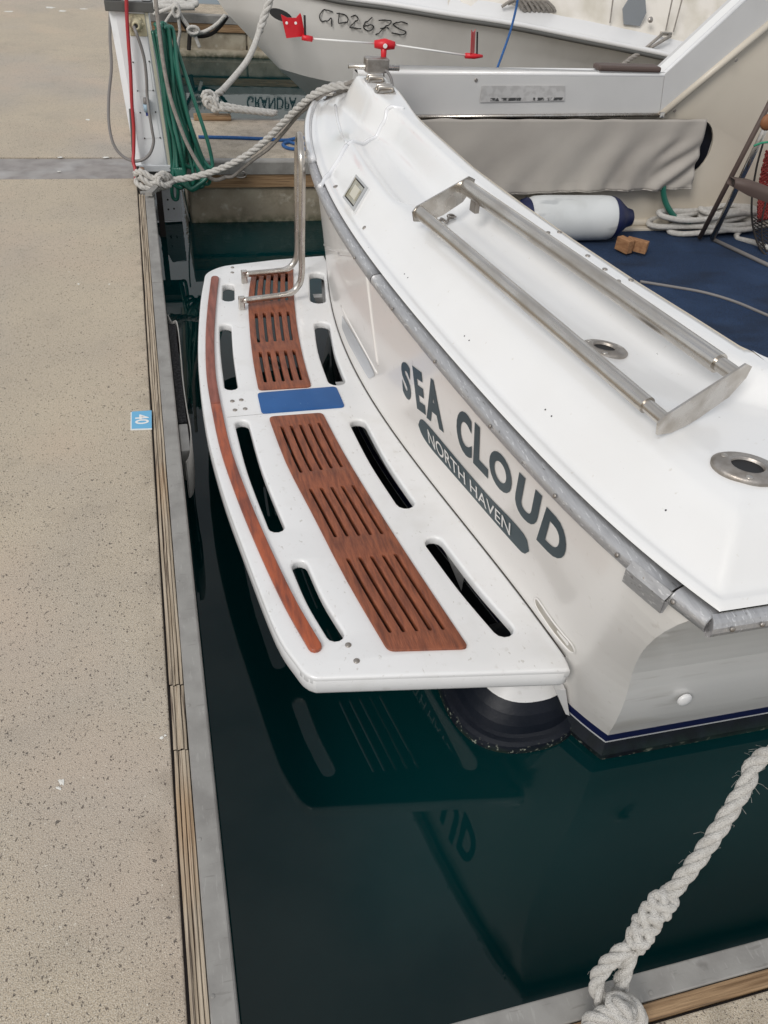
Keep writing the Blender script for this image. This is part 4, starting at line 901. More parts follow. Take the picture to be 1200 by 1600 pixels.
c1 = Vector((2.579, 3.891, 0.370)); G().obox((c1.x+.015,c1.y-.01,fz+.05), (.72,-.69,0), (.69,.72,0), (0,0,1), .060, .020, .033, bev=.003).obj('block', M['wood'], wd)
pts = [((2.429, 3.513, 0.325)),((2.577, 3.437, 0.325)),((2.719, 3.354, 0.325)),((2.832, 3.230, 0.325)),((2.930, 3.041, 0.325)),((3.088, 2.803, 0.325))]
o = G().tube(crom(pts, 8), .008, 8).obj('grey_cable', M['cablegrey'], None, True); meta(o, 'thin grey cable curving across the navy cockpit carpet', 'cable')
# heap of coiled white rope by the wall
g = G(); cxr, cyr = (3.320, 4.194, 0.330)[0], (3.320, 4.194, 0.330)[1]; P = []
for i in range(150):
    a = i*.42; r1 = .15+.09*math.sin(i*.21)+.03*math.sin(i*.9)
    P.append(Vector((cxr+1.55*r1*math.cos(a)+.05*math.sin(i*.13), cyr+.42*r1*math.sin(a)+.03*math.cos(i*.37), fz+.022+.0007*i+.012*math.sin(i*1.3))))
P += [Vector((3.389, 4.076, 0.330)), Vector((3.433, 3.974, 0.330)), Vector((3.513, 3.833, 0.330))]
g.tube(crom(P, 3), .0165, 7); o = g.obj('coiled_rope', M['rope'], None, True); meta(o, 'untidy heap of white rope on the navy carpet against the cream cockpit side', 'rope')
o = G().tube(crom([(2.868, 4.200, 0.590),(2.895, 4.190, 0.519),(2.939, 4.170, 0.458),(2.994, 4.150, 0.415),((3.061, 4.100, 0.414))], 6), .017, 10).obj('green_hose', M['hose'], None, True); meta(o, 'short green hose hanging below the taupe curtain to the rope heap', 'hose')
# folding deck chair frame, its arm rest and the red net bag
fc = thing('folding_chair', (3.266, 4.089, 0.320), 'folded tubular deck chair frame with brown arm rest at the right of the cockpit', 'folding chair')
f0 = Vector((3.186, 4.023, 0.340)); f1 = Vector((3.077, 3.750, 1.122)); G().tube([f0, f1], .0165, 12).obj('leg', M['steel'], fc, True)
f2 = Vector((3.101, 4.028, 0.340)); f3 = Vector((3.079, 3.800, 1.163)); G().tube([f2, f3], .0135, 12).obj('leg', M['brown'], fc, True)
G().tube([Vector((3.197, 4.028, 0.330)), Vector((3.315, 3.646, 0.330)), Vector((3.402, 3.417, 0.330))], .012, 8).obj('foot_bar', M['cablegrey'], fc, True)
am = crom([(2.968, 3.750, 0.757),(3.020, 3.720, 0.747),(3.093, 3.700, 0.730),(3.196, 3.660, 0.705)], 5)
g = G(); rows = []
for i, p in enumerate(am):
    t = i/(len(am)-1); h = .018+.018*min(1, t*2); rows.append([p+Vector((0,-.02,-h)), p+Vector((0,-.03,0)), p+Vector((0,-.02,h)), p+Vector((0,.03,h)), p+Vector((0,.04,0)), p+Vector((0,.03,-h)), p+Vector((0,-.02,-h))])
g.grid(rows); g.f += [[0,1,2,3,4,5]]; g.m.append(0); g.obj('arm_rest', M['brown'], fc, True)
G().disc(Vector((3.041, 3.730, 1.060)), (0,-1,0), .04, .02, 14, dome=.01).obj('joint_cap', mat('orange_brown', (.25,.10,.04), .6), fc, True)
G().tube(crom([(3.004, 3.720, 0.946),(3.035, 3.700, 0.968),(3.122, 3.700, 0.971)], 4), .006, 6).obj('green_cord', mat('green_cord', (.03,.25,.14), .7), fc, True)
nt_ = thing('net_bag', (3.379, 3.768, 0.330), 'dark wire crab net with red mesh standing behind the folding chair', 'net')
g = G(); n0 = Vector((3.212, 3.950, 0.868)); 
g.tube(crom([(3.243, 3.950, 0.891),(3.257, 3.950, 0.767),(3.284, 3.930, 0.604),(3.327, 3.900, 0.468),(3.386, 3.850, 0.354),(3.443, 3.800, 0.307),(3.594, 3.800, 0.251)], 6), .006, 6)
g.tube(crom([(3.348, 3.980, 0.917),(3.401, 3.960, 0.629),(3.389, 3.900, 0.467),(3.440, 3.850, 0.333),(3.580, 3.800, 0.232)], 6), .005, 6); g.obj('wire_hoop', M['ropedark'], nt_, True)
def netpatch(name, quad, nu, nv, m, r):
    g = G(); q = [Vector(p) for p in quad]
    def at(u, v): p = (q[3]*(1-u)+q[2]*u)*(1-v)+(q[0]*(1-u)+q[1]*u)*v; return p+Vector((0,.03*math.sin(u*6+v*3),0))
    for i in range(-nv, nu+1):
        for s in (1, -1):
            L_ = []
            for k in range(nv+1):
                u = (i+k)/nu if s == 1 else (nu-i-k)/nu
                if 0 <= u <= 1: L_.append(at(u, k/nv)+Vector((0,.006*math.sin(k*3.1),0)))
            if len(L_) > 1: g.tube(L_, r, 4, cap=False)
    return meta(g.obj(name, m, nt_), kind='stuff')
netpatch('red_mesh', ((3.301, 3.970, 0.849),(3.571, 3.970, 0.850),(3.774, 3.970, 0.441),(3.412, 3.970, 0.463)), 14, 20, M['rednet'], .0045)
netpatch('red_mesh', ((3.326, 4.000, 0.840),(3.598, 4.000, 0.841),(3.806, 4.000, 0.421),(3.442, 4.000, 0.443)), 10, 15, M['rednet'], .007)
netpatch('dark_mesh', ((3.345, 3.930, 0.494),(3.730, 3.930, 0.468),(3.780, 3.850, 0.244),(3.413, 3.850, 0.314)), 10, 9, M['ropedark'], .003)

# ================================================================== RED WIND INDICATOR
wv = thing('wind_indicator', (1.018, 3.736, 1.170), 'red and white wind indicator with two arms and red flags on the cruiser quarter', 'wind indicator')
YV = 4.02
G().tube([(1.093, 4.020, 1.101), (1.084, 4.020, 1.220)], .006, 8).obj('stem', M['castss'], wv, True)
G().tube([(1.084, 4.020, 1.209), (1.081, 4.020, 1.292)], [.010,.016], 10).obj('post', M['red'], wv, True)
hb = Vector((1.084, 4.020, 1.295)); g = G().tube([(1.038, 4.030, 1.292), (1.084, 4.020, 1.295), (1.130, 4.010, 1.293)], [.016,.024,.016], 10); g.disc(hb+Vector((0,-.022,0)), (0,-1,0), .012, .006, 12); g.obj('hub', M['red'], wv, True)
G().disc(hb+Vector((-.005,-.03,-.002)), (0,-1,0), .010, .003, 12).obj('hub_cap', M['whitevinyl'], wv)
G().tube([(1.041, 4.030, 1.295), (0.742, 4.050, 1.302)], .0042, 6).obj('arm', M['whitevinyl'], wv, True)
G().tube([(1.124, 4.010, 1.296), (1.474, 3.950, 1.272)], .0042, 6).obj('arm', M['whitevinyl'], wv, True)
def flag(px, y, dy):
    P = [Vector(p) for p in px]; m_ = sum(P, Vector())/len(P)
    return [Vector((p.x, y+(p.x-m_.x)*dy, p.z)) for p in P]
G().prism(flag([(0.610, 4.050, 1.394),(0.641, 4.050, 1.380),(0.681, 4.050, 1.379),(0.701, 4.050, 1.397),(0.707, 4.050, 1.385),(0.725, 4.050, 1.307),(0.635, 4.050, 1.302)], 4.05, .35), (0,.006,0)).obj('flag', M['red'], wv)
for p in ((0.635, 4.030, 1.362),(0.675, 4.030, 1.363)): G().disc(p, (0,-1,0), .006, .002, 8).obj('flag_rivet', M['whitevinyl'], wv)
G().tube([(0.718, 4.050, 1.391), (0.722, 4.050, 1.302)], .005, 6).obj('flag_pin', M['black'], wv)
G().tube([(0.707, 4.050, 1.306), (0.754, 4.050, 1.300)], .012, 8).obj('flag_clip', M['red'], wv, True)
G().prism(flag([(1.455, 3.950, 1.383),(1.472, 3.950, 1.368),(1.491, 3.950, 1.371),(1.496, 3.950, 1.376),(1.518, 3.950, 1.276),(1.477, 3.950, 1.275)], 3.95, 1.5), (0,.006,.0)).obj('flag', M['red'], wv)
G().tube([(1.500, 3.950, 1.369), (1.514, 3.950, 1.266)], .004, 6).obj('flag_pin', M['black'], wv)
G().tube([(1.456, 3.950, 1.272), (1.503, 3.950, 1.271), (1.541, 3.950, 1.272)], [.012,.012,.006], 8).obj('flag_clip', M['red'], wv, True)
G().tube(crom([(1.053, 4.000, 1.186),(1.078, 3.980, 1.201),(1.106, 3.960, 1.174),(1.116, 3.940, 1.131),(1.119, 3.920, 1.108)], 6), .007, 8).obj('cable_tail', M['cablegrey'], wv, True)

# ================================================================== MOORING LINES
R0 = .0195
pA = [((0.008, 4.860, 0.417)),((0.109, 4.850, 0.431)),((0.211, 4.840, 0.447)),((0.320, 4.820, 0.482)),((0.427, 4.780, 0.536)),((0.539, 4.720, 0.619)),((0.631, 4.650, 0.717)),((0.708, 4.550, 0.831)),((0.773, 4.450, 0.928)),((0.832, 4.360, 1.007)),((0.894, 4.300, 1.051)),((0.961, 4.250, 1.072)),((1.033, 4.200, 1.076))]
g = G(); g.rope(crom(pA, 6), R0, fuzz=14)
# the eye splice and knot round the iron pin
kn = lambda x, z, y=4.86: Vector((x, y, z))
K0 = Vector((-0.006, 4.860, 0.417)); cx0, cz0 = K0.x, K0.z
def kp(px_list): return crom([Vector(p) for p in px_list], 8)
g.rope(kp([(0.073, 4.830, 0.437),(0.033, 4.800, 0.472),(-0.004, 4.810, 0.451),(-0.043, 4.820, 0.473),(-0.073, 4.830, 0.484),(-0.099, 4.880, 0.458),(-0.081, 4.930, 0.427),(-0.045, 4.950, 0.424)]), R0*.92)
g.rope(kp([(0.101, 4.840, 0.427),(0.055, 4.800, 0.415),(0.015, 4.790, 0.440),(-0.021, 4.800, 0.423),(-0.054, 4.810, 0.441),(-0.079, 4.820, 0.459)]), R0*.92)
g.rope(kp([(0.070, 4.830, 0.405),(0.019, 4.800, 0.401),(-0.031, 4.800, 0.398),(-0.072, 4.810, 0.406),(-0.098, 4.850, 0.418),(-0.090, 4.900, 0.419),(-0.062, 4.930, 0.406)]), R0*.92)
g.rope(kp([(0.089, 4.840, 0.448),(0.055, 4.820, 0.476),(0.021, 4.790, 0.465),(0.028, 4.780, 0.433),(0.069, 4.800, 0.412),(0.094, 4.850, 0.420)]), R0*.92)
o = g.obj('mooring_rope', M['rope'], None, True); meta(o, 'thick twisted stern line knotted at the foot of the white pedestal, rising to the cruiser', 'mooring rope', 'mooring ropes')
o = G().tube(crom([((0.393, 4.840, 0.450)),((0.439, 4.830, 0.453)),((0.486, 4.800, 0.498)),((0.550, 4.740, 0.572)),((0.634, 4.680, 0.652)),((0.712, 4.600, 0.764)),((0.768, 4.500, 0.870)),((0.814, 4.420, 0.936)),((0.867, 4.340, 1.007)),((0.935, 4.280, 1.056)),((1.000, 4.150, 1.120)),((1.046, 4.050, 1.154))], 6), .0095, 8).obj('grey_line', M['ropegrey'], None, True); meta(o, 'thinner smooth grey line running alongside the thick stern line to the cruiser', 'mooring rope')
o = G().rope(crom([(1.117, 4.220, 1.062),(1.041, 4.240, 1.053),(0.973, 4.300, 1.041),(0.934, 4.360, 0.997),(0.894, 4.420, 0.952)], 6), .02).obj('mooring_rope', M['ropegrey'], None, True); meta(o, 'grey twisted rope end lying over the glossy far quarter of the cruiser', 'mooring rope', 'mooring ropes')
pin = G().tube([((-0.060, 4.870, 0.492)),((-0.073, 4.870, 0.357)),((-0.087, 4.870, 0.299))], [.012,.014,.012], 10).obj('iron_pin', M['rust'], None, True); meta(pin, 'rusty iron mooring pin at the kerb end holding the knotted stern line', 'mooring pin')
cl = G().prism([(-0.055, 4.651, 0.410),(0.002, 4.796, 0.410),(0.017, 4.742, 0.410),(-0.021, 4.640, 0.410)], (0,0,.02)).box((-.085,4.73,.36),(-.005,4.76,.40)).obj('kerb_bracket', M['alu'], None); meta(cl, 'small angled alloy bracket on the kerb end under the stern line knot', 'bracket')

# near mooring line, bottom right: laid rope, tucked eye splice, legs of the eye and the turn on the kerb
pB = [Vector((1.035,.50,1.05)), Vector((0.926, 0.574, 0.840)), Vector((0.886, 0.550, 0.790)), Vector((0.836, 0.516, 0.740)), Vector((0.790, 0.488, 0.690)), Vector((0.756, 0.471, 0.650)), Vector((0.724, 0.458, 0.610)), Vector((0.697, 0.444, 0.575)), Vector((0.675, 0.427, 0.550))]
RB = .0150; g = G(); g.rope(crom(pB, 8), RB, step=12, n=10, fuzz=70)
spl = crom([Vector((0.743, 0.464, 0.630)), Vector((0.718, 0.453, 0.610)), Vector((0.695, 0.440, 0.580)), Vector((0.674, 0.422, 0.555))], 10)
T_ = (spl[-1]-spl[0]).normalized(); U_ = T_.cross(Vector((0,0,1))).normalized(); V_ = T_.cross(U_)
for sg in (-1, 1):
    for k in range(3):                                    # tucked strands of the splice, plaited both ways
        q = []; n_ = (len(spl)-1)*3
        for i in range(n_+1):
            f = i/3; j = min(len(spl)-2, int(f)); p = spl[j].lerp(spl[j+1], f-j); a = sg*(i/n_*9.5+k*2.094); w_ = RB*(.92+.2*math.sin(i/n_*9.5*3+sg*1.3+k)); e_ = min(1, 6*min(i, n_-i)/n_)
            q.append(p+(U_*math.cos(a)+V_*math.sin(a))*w_*(.55+.45*e_))
        g.tube(q, RB*.60, 10)
g.rope(crom([Vector((0.680, 0.429, 0.555)), Vector((0.669, 0.418, 0.530)), Vector((0.662, 0.404, 0.490)), Vector((0.654, 0.386, 0.455)), Vector((0.648, 0.368, 0.435)), Vector((0.631, 0.341, 0.430)), Vector((.60,.30,.44))], 7), RB*.98, step=12, n=10, fuzz=16)
g.rope(crom([Vector((0.669, 0.425, 0.550)), Vector((0.643, 0.421, 0.530)), Vector((0.623, 0.415, 0.500)), Vector((0.612, 0.405, 0.475)), Vector((0.614, 0.385, 0.455)), Vector((0.626, 0.366, 0.440)), Vector((0.625, 0.345, 0.430)), Vector((.585,.29,.44))], 7), RB*.98, step=12, n=10, fuzz=16)
g.rope(crom([Vector((0.669, 0.332, 0.430)), Vector((0.678, 0.344, 0.440)), Vector((0.666, 0.357, 0.460)), Vector((0.645, 0.368, 0.475)), Vector((0.619, 0.367, 0.485)), Vector((0.632, 0.352, 0.490)), Vector((0.644, 0.343, 0.485)), Vector((0.633, 0.341, 0.480)), Vector((0.609, 0.353, 0.475)), Vector((0.591, 0.357, 0.460)), Vector((0.578, 0.350, 0.440)), Vector((.56,.30,.43))], 7), RB, step=12, n=10, fuzz=8)
o = g.obj('mooring_rope', M['rope'], None, True); meta(o, 'thick white twisted rope with an eye splice on the timber kerb, lower right corner', 'mooring rope', 'mooring ropes')

# ================================================================== SERVICE PEDESTAL AND ITS LINES
pd = thing('power_pedestal', (.02,5.13,.42), 'tall white marina power pedestal with dark grey top at the corner of walkway and finger', 'power pedestal')
def lean(z): return -.056*(z-.43)
g = G(); ft = [(-.062,0),(-.095,.03),(-.095,.24),(.112,.24),(.112,.03),(.085,0)]
prof = []
for z in (.432,1.30): prof.append([(x+lean(z), 5.05+y, z) for x, y in ft])
k = len(ft); g.add(prof[0]+prof[1], [[i,(i+1)%k,k+(i+1)%k,k+i] for i in range(k)]+[[k+i for i in range(k)], list(range(k))[::-1]])
g.obj('body', M['ped'], pd)
G().obox((.012,5.047,.86), (1,0,0), (0,1,0), (-.056,0,1), .045, .003, .42).obj('front_panel', M['ped'], pd)
G().add([(.088+lean(z), 5.046, z) for z in (.435,1.25)]+[(.104+lean(z), 5.046, z) for z in (1.25,.435)], [[0,1,2,3]]).obj('cream_edge_strip', M['pedcream'], pd)
G().box((-.098,5.04,.415), (.122,5.30,.452), bev=.004).obj('foot_flange', M['ped'], pd)
for x in (-.075,.10): G().disc((x,5.04,.434), (0,-1,0), .0065, .003, 8).obj('foot_bolt', M['black'], pd)
G().box((-.09,5.06,.37), (.115,5.29,.414)).obj('base_block', M['grille'], pd)
tz = (-0.040, 5.030, 1.238)[2]
G().box((-.155,5.02,tz-.012), (.09,5.32,tz+.035), bev=.004).obj('grey_collar', M['grille'], pd)
G().box((-.165,5.03,tz+.037), (-.07,5.30,tz+.26), bev=.008).obj('head', M['ped'], pd)
G().box((-.06,5.04,tz+.037), (.08,5.30,tz+.26), bev=.008).obj('head', M['ped'], pd)
sk = Vector((-0.009, 5.045, 1.170)); so = G().obox(sk+Vector((.008,0,-.005)), (1,0,0), (0,1,0), (-.05,0,1), .045, .006, .052, bev=.004).obj('socket', M['socket'], pd)
G().lathe(sk, (0,-1,-.1), [(0,.038),(.012,.038),(.014,.030),(.026,.030),(.027,.022),(.040,.022),(.041,.012),(.034,.011),(.034,0)], 24).obj('socket_ring', M['socket'], so, True)
for a in range(8): an = a*.785; G().disc(sk+Vector((math.cos(an)*.035,-.012,math.sin(an)*.035)), (0,-1,0), .007, .004, 8).obj('socket_lug', M['socket'], so, True)
G().disc(sk+Vector((0,-.036,-.004)), (0,-1,0), .010, .002, 10).obj('plug_hole', M['black'], so)
for (a, b, c_, d) in [(208,95,236,142),(219,174,250,216)]:
    A, B, C_, D_ = [Vector(p) for p in (((-0.045, 5.043, 0.989),(0.040, 5.043, 0.995),(0.045, 5.043, 0.852),(-0.038, 5.043, 0.848)) if a == 208 else ((-0.038, 5.043, 0.737),(0.046, 5.043, 0.741),(0.057, 5.043, 0.605),(-0.029, 5.043, 0.601)))]
    f_ = G().prism([A, B, C_, D_], (0,-.0015,0)).obj('access_plate', M['ped'], pd)
    for p in (A, B, C_, D_): G().disc(p+Vector((0,-.002,0)), (0,-1,0), .0042, .002, 8).obj('plate_screw', M['black'], f_)
pl = Vector((-0.002, 5.030, 0.783)); G().tube([pl+Vector((0,-.01,.035)), pl+Vector((0,-.012,0))], .014, 12).obj('plug_body', M['cablegrey'], pd, True)
G().tube([pl+Vector((0,-.012,.005)), pl+Vector((.004,-.012,-.035))], .017, 12).obj('plug_collar', mat('plug_blue', (.30,.42,.52), .4), pd, True)
G().box(pl+Vector((-.006,-.02,-.055)), pl+Vector((.010,-.006,-.034))).obj('plug_tip', mat('plug_navy', (.02,.04,.22), .4), pd)
o = G().tube(crom([(-0.020, 4.990, 1.165),(-0.011, 4.960, 1.141),(0.005, 4.970, 1.081),(0.016, 4.980, 1.010),(0.016, 4.990, 0.915),(0.010, 5.000, 0.833),(0.011, 4.970, 0.759),(0.017, 4.960, 0.662),(0.018, 4.960, 0.604),(-0.010, 4.960, 0.541),(-0.057, 4.970, 0.504),(-0.114, 4.980, 0.497),(-0.173, 5.000, 0.526),(-0.207, 5.020, 0.586),(-0.214, 5.050, 0.686),(-0.196, 5.080, 0.811),(-0.163, 5.100, 0.950),(-0.151, 5.120, 1.085),(-0.126, 5.140, 1.259),(-0.106, 5.160, 1.425)], 8), .0085, 8).obj('power_cable', M['cablegrey'], None, True); meta(o, 'grey power cable looping from the pedestal socket down past its left side', 'cable')
o = G().tube(crom([(-0.029, 4.990, 1.394),(-0.048, 5.000, 1.225),(-0.057, 5.000, 1.079),(-0.063, 5.000, 0.958),(-0.076, 5.000, 0.799),(-0.082, 5.000, 0.667),(-0.097, 4.990, 0.550),(-0.107, 4.970, 0.497),(-0.101, 4.950, 0.460),(-0.104, 4.920, 0.413)], 8), .0095, 8).obj('red_cable', M['cablered'], None, True); meta(o, 'red cable hanging straight down the left front of the white pedestal', 'cable')
o = G().tube([(-0.091, 5.030, 0.759),(-0.099, 5.020, 0.610),(-0.107, 5.000, 0.495)], .006, 6).obj('cable_tie', M['grille'], None, True); meta(o, 'thin dark cable beside the red one at the pedestal edge', 'cable')
G().box((-.105,4.985,.445), (-.078,5.0,.462)).obj('cable_clip', M['grille'], pd)
# green hose: long hanging loops
g = G(); rnd = random.Random(3)
tops = [(243,40),(246,38),(250,42),(254,40),(258,42),(262,44),(247,48),(252,52),(258,50),(264,48)]
def W(px, py, y): return None
TOP = [(0.094, 5.020, 1.163),(0.104, 5.000, 1.173),(0.116, 4.980, 1.171),(0.131, 5.000, 1.174),(0.143, 4.980, 1.172),(0.156, 5.000, 1.163),(0.105, 4.960, 1.162),(0.121, 4.970, 1.158),(0.141, 4.950, 1.165),(0.164, 4.970, 1.162)]
BOT = [(0.121, 5.020, 0.259),(0.149, 4.980, 0.344),(0.197, 4.960, 0.361),(0.257, 4.970, 0.350),(0.305, 4.950, 0.371),(0.330, 4.950, 0.466),(0.170, 4.940, 0.405),(0.228, 4.960, 0.376),(0.220, 4.950, 0.466),(0.274, 4.960, 0.441)]
SL = [(0.100, 5.020, 0.764),(0.112, 5.000, 0.752),(0.133, 4.980, 0.758),(0.159, 4.980, 0.774),(0.190, 4.970, 0.784),(0.250, 4.970, 0.827),(0.123, 4.950, 0.749),(0.165, 4.950, 0.749),(0.148, 4.930, 0.803),(0.209, 4.950, 0.766)]
for i in range(10):
    t_, b_, m_ = Vector(TOP[i]), Vector(BOT[i]), Vector(SL[i]); w_ = rnd.uniform(.012,.055)*(1.5 if i in (2,3,4,9) else 1); dy = rnd.uniform(-.02,.02)
    base = Vector((0.112, 5.000, 0.451)); inner = t_.lerp(base, .55)+Vector((rnd.uniform(-.01,.02),.01,0))
    pth = [t_+Vector((-.006,0,.012)), t_+Vector((.010,dy*.3,-.01)), t_.lerp(m_, .5)+Vector((w_*.3,dy,0)), m_+Vector((w_*.5,dy,0)), m_.lerp(b_, .55)+Vector((w_*.7,dy,0)), b_+Vector((w_*.4,dy*.5,.05)), b_, b_+Vector((-w_*.9-.012,-dy,.035)), b_.lerp(inner, .45)+Vector((-.006,-dy,0)), inner, t_.lerp(inner, .5)+Vector((-.008,0,0)), t_+Vector((-.014,.004,-.02))]
    g.tube(crom([p+Vector((rnd.uniform(-.006,.006), rnd.uniform(-.012,.012), 0)) for p in pth], 7), .0108, 9, closed=False)
for i in range(5):
    a = Vector((0.278, 4.930, 0.378)); g.tube(crom([Vector((0.118, 4.950, 0.467))+Vector((.01*i,0,0)), Vector((0.153, 4.930, 0.390))+Vector((.012*i,0,-.01*i)), Vector((0.208, 4.920, 0.352))+Vector((.006*i,0,.004*i)), a+Vector((.01*i-.02,0,.01*i)), Vector((0.300, 4.950, 0.466))+Vector((-.012*i,0,0)), Vector((0.249, 4.970, 0.591))], 7), .0120, 9)
o = g.obj('garden_hose', M['hose'], None, True); meta(o, 'bundle of dark green hose hanging in long loops right of the white pedestal', 'hose')
o = G().tube(crom([(0.102, 4.930, 1.380),(0.104, 4.930, 1.228),(0.110, 4.920, 1.039),(0.125, 4.910, 0.887),(0.153, 4.900, 0.762),(0.205, 4.890, 0.604),(0.280, 4.880, 0.466),(0.338, 4.860, 0.426),(0.401, 4.850, 0.443)], 8), .0105, 8).obj('grey_line', M['ropegrey'], None, True); meta(o, 'long grey line crossing in front of the green hose beside the pedestal', 'rope')
# white tapered guide board standing in the water under the pedestal, with its shackle plate above the finger kerb
gb = thing('guide_board', (0.074, 5.490, 0.000), 'white tapered board standing in the water under the white pedestal', 'guide board')
G().prism([(0.057, 5.340, 0.265),(0.155, 5.340, 0.264),(0.149, 5.340, 0.011),(-0.033, 5.340, 0.015)], (0,.05,0)).obj('board', M['ped'], gb)
for p in ((0.069, 5.335, 0.151),(0.067, 5.335, 0.089),(0.103, 5.335, 0.093)): G().disc(p, (0,-1,0), .006, .003, 8).obj('bolt', M['black'], gb)
sp_ = thing('shackle_plate', (0.226, 5.330, 0.410), 'white tapered plate with a black shackle behind the green hose', 'bracket')
G().prism([(0.191, 5.160, 0.573),(0.221, 5.160, 0.577),(0.252, 5.160, 0.450),(0.202, 5.160, 0.439)], (0,.03,0)).obj('plate', M['ped'], sp_)
G().tube([Vector((0.202, 5.130, 0.466)), Vector((0.217, 5.120, 0.476)), Vector((0.239, 5.130, 0.462))], .010, 8).obj('shackle', M['ropedark'], sp_, True)
G().disc((0.189, 5.100, 0.597), (0,-1,0), .018, .01, 10).obj('red_cap', mat('orange_red', (.55,.09,.05), .5), sp_)
o = G().rope(crom([(0.156, 5.100, 0.342),(0.159, 5.150, 0.260),(0.169, 5.200, 0.164),(0.184, 5.250, 0.065),(0.196, 5.426, -0.030)], 5), .0055, step=6).obj('thin_line', M['rope'], None, True); meta(o, 'thin white line dropping into the dark water beside the finger float', 'rope')
G_ = G().box((.0,5.1,-.3), (.035,5.30,.33)).obj('dark_pile_cheek', M['joint'], walk)
# blue rope on the finger
o = G().tube(crom([(0.313, 5.767, 0.410),(0.523, 5.756, 0.410),(0.735, 5.731, 0.410),(0.883, 5.704, 0.410),(0.979, 5.732, 0.415),(1.131, 5.735, 0.415),(0.975, 5.605, 0.410),(0.906, 5.661, 0.410),(0.854, 5.603, 0.410),(0.883, 5.519, 0.410),(0.979, 5.506, 0.410),(1.133, 5.521, 0.410)], 8), .011, 8).obj('blue_rope', M['ropeblue'], None, True); meta(o, 'blue rope lying along the concrete finger behind the ladder', 'rope')
o = G().disc((0.533, 5.280, 0.320), (0,-1,0), .02, .012, 14); o.tube([Vector((0.532, 5.270, 0.327))+Vector((.035*math.cos(a*.45), -.01, .02*math.sin(a*.45))) for a in range(14)], .005, 6, closed=True)
meta(o.obj('mooring_ring', M['castss'], None, True), 'small iron ring on the grey kerb of the finger', 'ring')

# ================================================================== SAILING YACHT BEYOND THE FINGER
yt = thing('sailing_yacht', (3.0,7.0,0), 'grey-white yacht with handwritten GD267S on its bow, beyond the finger', 'yacht')
def nside(x):                                            # near-side y of the sheer as the hull widens aft of the stem
    return 7.75-1.35*(1-math.exp(-(max(0, x-.1))/1.7))
S_top = [(0.595, 7.600, 0.996), (0.820, 7.350, 1.047), (1.138, 7.150, 1.079), (1.503, 6.980, 1.051), (1.871, 6.840, 1.040), (2.292, 6.700, 1.015), (2.784, 6.600, 0.984), (3.308, 6.530, 0.927), (3.865, 6.480, 0.863), (4.463, 6.450, 0.787), (5.813, 6.450, 0.620)]
S_mid = [(0.696, 7.580, 0.863), (0.889, 7.350, 0.879), (1.191, 7.170, 0.849), (1.545, 7.020, 0.842), (1.930, 6.900, 0.832), (2.355, 6.780, 0.813), (2.873, 6.700, 0.785), (3.422, 6.650, 0.740), (3.999, 6.600, 0.679), (4.624, 6.580, 0.609), (6.029, 6.580, 0.430)]
S_ch = [(1.118, 7.520, 0.474), (1.157, 7.420, 0.482), (1.343, 7.250, 0.469), (1.636, 7.120, 0.446), (2.025, 7.020, 0.413), (2.476, 6.930, 0.398), (3.035, 6.860, 0.359), (3.629, 6.810, 0.292), (4.263, 6.780, 0.216), (4.940, 6.760, 0.128), (6.473, 6.760, -0.101)]
S_kl = [(1.144, 7.550, 0.444), (1.215, 7.580, 0.395), (1.376, 7.600, 0.258), (1.610, 7.600, 0.105), (2.095, 7.600, -0.009), (2.760, 7.600, -0.088), (3.431, 7.600, -0.172), (4.140, 7.600, -0.262), (4.892, 7.600, -0.356), (5.703, 7.600, -0.489), (7.499, 7.600, -0.785)]
rows = [crom(S_top, 5), crom(S_mid, 5), crom(S_ch, 5), crom(S_kl, 5)]
full = []
for a, b in zip(rows[:2], rows[1:3]):
    for k in range(5): full.append([p.lerp(q, k/5) for p, q in zip(a, b)])
full.append(rows[2])
G().grid(full).obj('hull', M['yacht'], yt, True); G().grid([rows[2], rows[3]]).obj('hull_bottom', M['yacht'], yt, True)
mir = lambda p: Vector((p.x, 15.2-p.y, p.z)); G().grid([[mir(p) for p in r] for r in (rows[0], rows[1], rows[2], rows[3])]).obj('hull_far_side', M['yacht'], yt, True)
st_ = rows[0]
G().tube([p+Vector((0,-.02,0)) for p in st_], .016, 8).obj('rubbing_strake', M['grille'], yt, True)
G().tube([p+Vector((0,-.012,.030)) for p in st_], .020, 8).obj('toe_moulding', M['yachtdeck'], yt, True)
d1_ = [p+Vector((0,.03,.035)) for p in st_]; d2_ = [p+Vector((0,.10,.050)) for p in st_]; d3_ = [p+Vector((0,.16,.125)) for p in st_]; d4_ = [Vector((p.x, 7.6, p.z+.15)) for p in st_]
G().grid([d1_, d2_, d3_, d4_]).obj('deck', M['yachtdeck'], yt, True)
